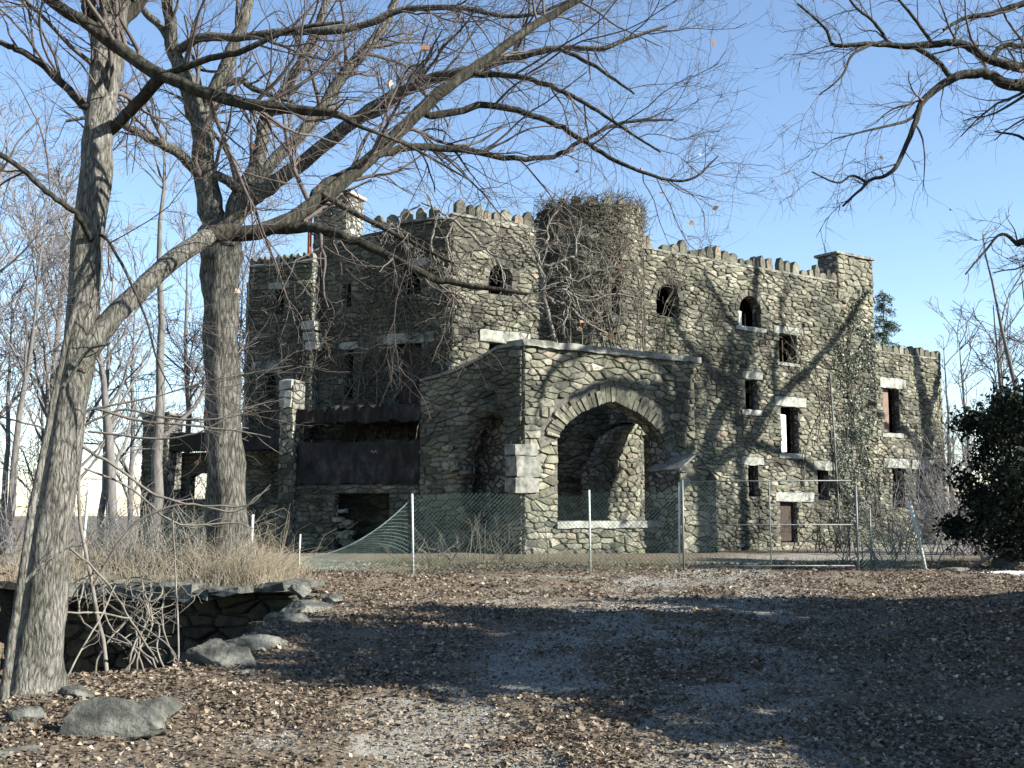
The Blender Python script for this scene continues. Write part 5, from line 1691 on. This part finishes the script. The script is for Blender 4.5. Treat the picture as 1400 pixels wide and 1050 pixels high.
# evergreens standing right of the drive, off the edge of the view; they shade the drive
sh = [(12.2, 4.5, 6.3, 1.6), (12.6, 6.6, 8.4, 2.0), (11.8, 9.4, 8.2, 1.9), (12.5, 12.0, 7.4, 1.8), (14.5, 14.6, 6.4, 1.7)]
for k, (x, y, H, rd) in enumerate(sh):
    leafy('evergreen_tree', ('dense dark evergreen tree beside the drive, number %d from the road bend' % (k + 1)) if False else 'dense dark evergreen tree standing right of the drive outside the view', (x, y, gz(x, y)), H, rd, 2600 if k == 0 else 4600, ge, .34, trunk_r=.14, zlo=.12, clumps=46, group='evergreens right of the drive')

# bare trees whose shadows stripe the castle wall
gw = np.random.default_rng(31)
for k, (x, y, H, r, lean) in enumerate(((28.0, 48.0, 20, .40, (-.08, 0)), (29.5, 43.5, 21, .42, (.10, .02)), (24.5, 35.0, 18, .4, (.08, 0)), (33.0, 41.0, 22, .45, (-.04, 0)))):
    auto_tree('bare_tree', 'tall bare tree to the right of the castle, outside the view', np.array((x, y, gz(x, y))), H, r, gw, lean, nl=18, dens=.9, group='bare trees right of the castle', rmin=.018, tap=.6, first=.35)
SD = np.array(S_DIR)


def big_oak(W, t, trunk, limbs, g):
    """old oak standing toward the sun; its trunk and limbs are given where their shadow meets wall W"""
    def tow(px, py): u, z = W.uz(px, py); return W.P(u, z) + SD * t
    tp = [tow(a, b) for a, b, _ in trunk]
    gx_, gy_ = tp[0][0] + .3, tp[0][1] + .3
    b = np.array((gx_, gy_, gz(gx_, gy_)))
    o = thing('bare_tree', 'old spreading bare oak to the right of the castle, outside the view', 'tree', b, 'bare oaks right of the castle')
    T = Tubes(); LL = []
    pts = [b - (0, 0, .2), b + (tp[0] - b) * .35 + (0.1, 0, 0), *tp]
    rr = [trunk[0][2] * 1.5, trunk[0][2] * 1.1] + [q[2] for q in trunk]
    n = 5 * len(pts)
    P = resample(pts, n); Rr = np.interp(np.linspace(0, len(rr) - 1, n), np.arange(len(rr)), rr)
    T.add(P, Rr, 10); LL.append((P[n // 2:], Rr[n // 2:] * .5))
    for l in limbs:
        q = [tow(a, c) for a, c, _ in l]; n = 4 * len(q)
        P = resample(q, n) + g.normal(0, .04, (n, 3)); Rr = np.interp(np.linspace(0, len(q) - 1, n), np.arange(len(q)), [k[2] for k in l])
        T.add(P, Rr, 8); LL.append((P, Rr))
    B = Tubes()
    crown(B, LL, [(1.1, (1.2, 3.6), (.5, 1.0), 8, .03, .5, .03, .1, .16, 5), (1.5, (.6, 1.8), (.4, 1), 6, .02, .55, .02, .1, .2, 4), (1.6, (.3, .9), (.4, 1), 5, 0, .5, .014, .1, .2, 3)], g)
    T.build('trunk', M['bark_oak'], o); B.build('branches', M['twig'], o)


big_oak(W_wing, 15, [(1262, 660, .46), (1266, 600, .44), (1262, 560, .40), (1252, 500, .28), (1246, 470, .2), (1240, 400, .1)],
        [[(1264, 575, .30), (1276, 540, .26), (1284, 490, .2), (1290, 440, .12)], [(1264, 620, .25), (1235, 590, .2), (1205, 570, .14), (1170, 560, .08)], [(1266, 640, .25), (1285, 650, .22), (1300, 690, .15)]], gw)
big_oak(W_main, 21, [(955, 700, .42), (964, 630, .42), (975, 580, .38), (1000, 535, .34), (1014, 505, .3), (1022, 455, .26), (1030, 400, .2), (1034, 340, .12)],
        [[(966, 640, .34), (1014, 607, .30), (1060, 548, .28), (1109, 500, .24), (1150, 450, .18), (1180, 400, .1)], [(1000, 535, .26), (965, 500, .22), (935, 470, .18), (922, 430, .14), (915, 380, .08)],
         [(1060, 548, .2), (1055, 500, .18), (1068, 450, .14), (1062, 400, .08)], [(1014, 607, .2), (1070, 620, .2), (1120, 650, .16), (1160, 690, .1)], [(1020, 470, .16), (985, 420, .14), (960, 370, .1)]], gw)
big_oak(W_front, 20, [(921, 760, .46), (921, 660, .46), (925, 570, .42), (935, 500, .36), (945, 450, .3), (950, 380, .2), (948, 320, .1)],
        [[(924, 590, .28), (902, 545, .26), (860, 528, .2), (820, 528, .16), (780, 545, .1)], [(930, 520, .24), (880, 490, .22), (820, 480, .18), (770, 492, .16), (740, 530, .12), (730, 580, .07)],
         [(921, 680, .2), (880, 690, .16), (840, 720, .1)], [(922, 640, .25), (955, 600, .2), (985, 560, .15)], [(770, 492, .14), (760, 450, .1), (735, 420, .07)]], gw)


# ------------------------------------------------------------------ retaining wall, boulders, rocks
W_pit = Wall((-9.6, 20.9), (-3.5, 18.45))
zr = gz(-6, 24.5)
rw = thing('retaining_wall', 'dark dry-stone retaining wall at the back of the pit', 'wall', W_pit.P(3, -2.2, .1))
build_wall('stonework', W_pit.off(-.95), 0, W_pit.L, -2.9, [(0, zr - .2), (W_pit.L, zr - .25)], [], .5, [], rw, sx=.42, sz=.2, sd=201, tmax=.3, proud=(.03, .16), jag=.05)
R = random.Random(77)
u = 0.0
while u < W_pit.L - .9:                       # overhanging earth-topped cap slabs
    w = R.uniform(.3, .85)
    v, f = rough_block(W_pit, u, min(u + w, W_pit.L) - .01, zr - R.uniform(.16, .42), zr - .07 + R.uniform(-.09, .06), -1.6, R.uniform(-.3, .3), 900 + int(u * 10), .055)
    mesh_py('cap_slab', v, f, M['rock'], rw); u += w


def boulder(label, px, py, wpx, hpx, Y, sd, mat='rock', group='boulders along the drive edge', name='boulder'):
    R = np.random.default_rng(sd)
    bm = bmesh.new()
    bmesh.ops.create_icosphere(bm, subdivisions=5, radius=1)
    c = at(px, py, Y)
    g = gz(c[0], c[1])
    sx_ = wpx / 2 * Y / F; sz_ = hpx / 2 * Y / F * 1.25; sy = sx_ * R.uniform(.6, .9)
    P = np.array([v.co for v in bm.verts])
    # facet: push in along random planes
    for k in range(16):
        n = R.normal(0, 1, 3); n /= np.linalg.norm(n); dd = R.uniform(.42, .9)
        s = P @ n
        P = P - np.outer(np.maximum(0, s - dd), n) * .96
    P += .16 * np.stack([fbm(P[:, 0] * 2.3 + sd, P[:, 1] * 2.3 + P[:, 2] * 1.9, i, 5) - .47 for i in range(3)], 1)
    P += .05 * np.stack([fbm(P[:, 0] * 8 + sd, P[:, 1] * 8 + P[:, 2] * 6, i + 5, 4) - .47 for i in range(3)], 1)
    P[:, 2] += .10 * (np.abs(fbm(P[:, 0] * 4 + sd, P[:, 1] * 4, 9, 4) - .47) * -4 + .3)
    P = P * np.array((sx_, sy, sz_))
    a = R.uniform(-.4, .4); ca, sa = math.cos(a), math.sin(a)
    P = np.stack([P[:, 0] * ca - P[:, 1] * sa, P[:, 0] * sa + P[:, 1] * ca, P[:, 2] + P[:, 0] * R.uniform(-.15, .15)], 1)
    o0 = np.array((c[0], c[1], min(g, c[2]) if c[2] < g + 1 else g))
    zc = c[2]
    V = P + np.array((c[0], c[1], zc))
    F_ = [tuple(v.index for v in f.verts) for f in bm.faces]
    bm.free()
    o = mesh_py(name, V, F_, M[mat], None, smooth=True, origin=(c[0], c[1], g))
    tag(o, label, 'rock', group)


for k, b in enumerate((
        ('big dark sloping boulder in the lower left foreground', 150, 1002, 165, 75, 7.7),
        ('pale rounded boulder right of the big dark boulder', 208, 978, 85, 42, 8.3),
        ('broad low boulder in shade on the pit edge', 300, 905, 105, 50, 10.9),
        ('long flat grey slab at the pit edge behind the broad boulder', 358, 885, 150, 34, 12.6),
        ('flat slab nearest the grassy end of the pit', 395, 850, 110, 24, 15.2),
        ('small flat stone at the far end of the row beside the drive', 455, 821, 46, 18, 18.0),
        ('pale stone at the foot of the leaning trunk', 105, 950, 60, 26, 9.0),
        ('tilted dark stone at the bottom left corner', 40, 985, 70, 40, 8.2),
        ('flat pale stone at the very bottom left', 20, 1040, 110, 36, 7.0),
        ('pale stone at the left edge below the sapling', 4, 1005, 40, 26, 7.7),
        ('narrow upright stone in leaves beside the pale boulder', 262, 950, 22, 34, 9.6),
        ('narrow leaning stone right of the upright one', 300, 950, 30, 30, 9.7),
        ('low slab between the flat slabs of the pit edge', 420, 832, 80, 20, 16.6),
        ('rough stone on the rim beside the drive end', 410, 808, 44, 16, 18.7),
        ('low rounded stone among leaves below the sapling tangle', 330, 925, 70, 26, 10.4))):
    boulder(*b[:6], 300 + k)
boulder('lichened stone lying under the right bushes', 1375, 772, 40, 26, 27.5, 341, group='stones at the right edge')
boulder('flat stone beside the gate post', 1300, 783, 60, 16, 26.5, 342, group='stones at the right edge')
# snow patch
pp = at(1370, 785, 26.0)
cx_, cy_ = pp[0], 25.6
V = [(cx_, cy_, gz(cx_, cy_) + .07)]
for k in range(24):
    a = k / 24 * 2 * math.pi; r = (.75 + .2 * math.sin(3 * a) + .1 * math.sin(7 * a))
    x, y = cx_ + r * 1.0 * math.cos(a), cy_ + r * .4 * math.sin(a)
    V.append((x, y, gz(x, y) + .012))
o = mesh_py('snow_patch', V, [(0, 1 + k, 1 + (k + 1) % 24) for k in range(24)], M['snow'], None, smooth=True, origin=V[0])
tag(o, 'small patch of old snow under the bushes at the right edge', 'snow')
# fallen branch at the right
gl = np.random.default_rng(55)
fb = thing('fallen_branch', 'fallen dead branch lying under the bushes at the right', 'branch', gpt(1345, 27.3))
T = Tubes(); LS = []
limb(T, [(1320, 778, 27.3, 2.4), (1345, 766, 27.3, 2.4), (1370, 755, 27.3, 2), (1395, 748, 27.4, 1.4)], LS, 6, gl)
limb(T, [(1345, 767, 27.3, 2), (1338, 752, 27.3, 1.5), (1325, 742, 27.3, 1)], LS, 5, gl)
crown(T, LS, [(2, (.3, .8), (.4, 1), 5, .03, .5, .006, .2, .2, 3)], gl)
T.build('stems', M['vine'], fb)

# ------------------------------------------------------------------ dry grass
gg = np.random.default_rng(64)


def blades(n, fx, hgt, name, label, mat):
    B, Rr = [], []
    base = fx(n)
    zb_ = ground_z(base[:, 0], base[:, 1])
    wv_ = (base - W_pit.O) @ W_pit.n
    zb_ = np.where((wv_ < 0) & (wv_ > -1.6) & (base[:, 0] < -3.6), np.maximum(zb_, zr - .08), zb_)
    base = np.stack([base[:, 0], base[:, 1], zb_ - .03], 1)
    ok = ~((pit_sd(base[:, 0], base[:, 1]) > -.15) & (wv_ > 0)) & (base[:, 2] > -1.6)
    base = base[ok]; n = len(base)
    d = gg.normal(0, .38, (n, 3)); d[:, 2] = 1; d /= np.linalg.norm(d, axis=1, keepdims=True)
    h = gg.uniform(*hgt, (n, 1))
    bend = gg.normal(0, .32, (n, 3)) * h; bend[:, 2] = -np.abs(bend[:, 2]) * .7
    P = np.stack([base, base + d * h * .4 + bend * .12, base + d * h * .75 + bend * .45, base + d * h + bend], 1)
    R_ = np.linspace(1, .3, 4)[None] * gg.uniform(.003, .0065, (n, 1))
    T = Tubes(); T.add(P, R_, 3)
    o = T.build(name, M[mat], None)
    tag(o, label, 'grass', kind='stuff')


blades(3600, lambda n: np.stack([gg.uniform(-10.5, -4.2, n) + .15 * gg.normal(0, 1, n), gg.uniform(18.8, 24.8, n)], 1), (.15, .62), 'dry_grass', 'tall dry straw-coloured grass on the bank behind the pit', 'grass')
blades(420, lambda n: np.stack([gg.uniform(-10, -4.2, n), gg.uniform(19.2, 24, n)], 1), (.7, 1.6), 'tall_weeds', 'tall wispy dry weeds standing above the straw grass by the pit', 'grass')
blades(1500, lambda n: np.stack([gg.uniform(-5.6, -4.3, n), gg.uniform(19.6, 22.0, n)], 1), (.2, 1.0), 'dry_grass', 'dry grass tufts at the end of the pit beside the fallen fence', 'grass')
blades(2600, lambda n: np.stack([gg.uniform(-4, 12.5, n), gg.uniform(27.3, 33, n)], 1), (.1, .35), 'grass', 'short green growth along the foot of the fence', 'moss')

# ------------------------------------------------------------------ leaf litter
N = 230000
yy = 5.2 * (31 / 5.2) ** (gg.uniform(0, 1, N) ** .9)
xx = gg.uniform(-.56, .56, N) * yy + gg.normal(0, .3, N)
dm = dirt_mask(xx, yy)
keep = (gg.uniform(0, 1, N) > dm * .66) & (fbm(xx * 1.1, yy * .8, 14) > gg.uniform(.18, .5, N)) & (pit_sd(xx, yy) < .05)
xx, yy = xx[keep], yy[keep]
zz = ground_z(xx, yy) + gg.uniform(.004, .03, len(xx))
C = np.stack([xx, yy, zz], 1)
sz_ = (.022 + .0015 * yy) * gg.choice((.7, 1, 1, 1.5), len(xx))
n = len(C)
tn = np.clip(gg.beta(1.6, 2.2, n) + .12 * (fbm(xx * .7, yy * .7, 20) - .5), 0, 1)
o = leaves_mesh('leaf_litter', C, sz_, M['litter'], None, gg, np.array((0, 0, 1.0)), tint=tn, flatness=.72)
tag(o, 'fallen brown leaves strewn over the drive and banks', 'leaves', kind='stuff')

# gravel on the bare parts of the drive
N = 90000
yy = 5.2 * (27 / 5.2) ** gg.uniform(0, 1, N)
xx = track(yy) + gg.normal(0, 2.4, N)
keep = gg.uniform(0, 1, N) < dirt_mask(xx, yy) * 1.2
xx, yy = xx[keep], yy[keep]
C = np.stack([xx, yy, ground_z(xx, yy) + .004], 1)
o = leaves_mesh('gravel', C, .012 + .0007 * yy, M['pebble'], None, gg, np.array((0, 0, 1.0)), flatness=.6, wr=(.4, .6))
tag(o, 'pale grit and gravel on the bare drive', 'gravel', kind='stuff')
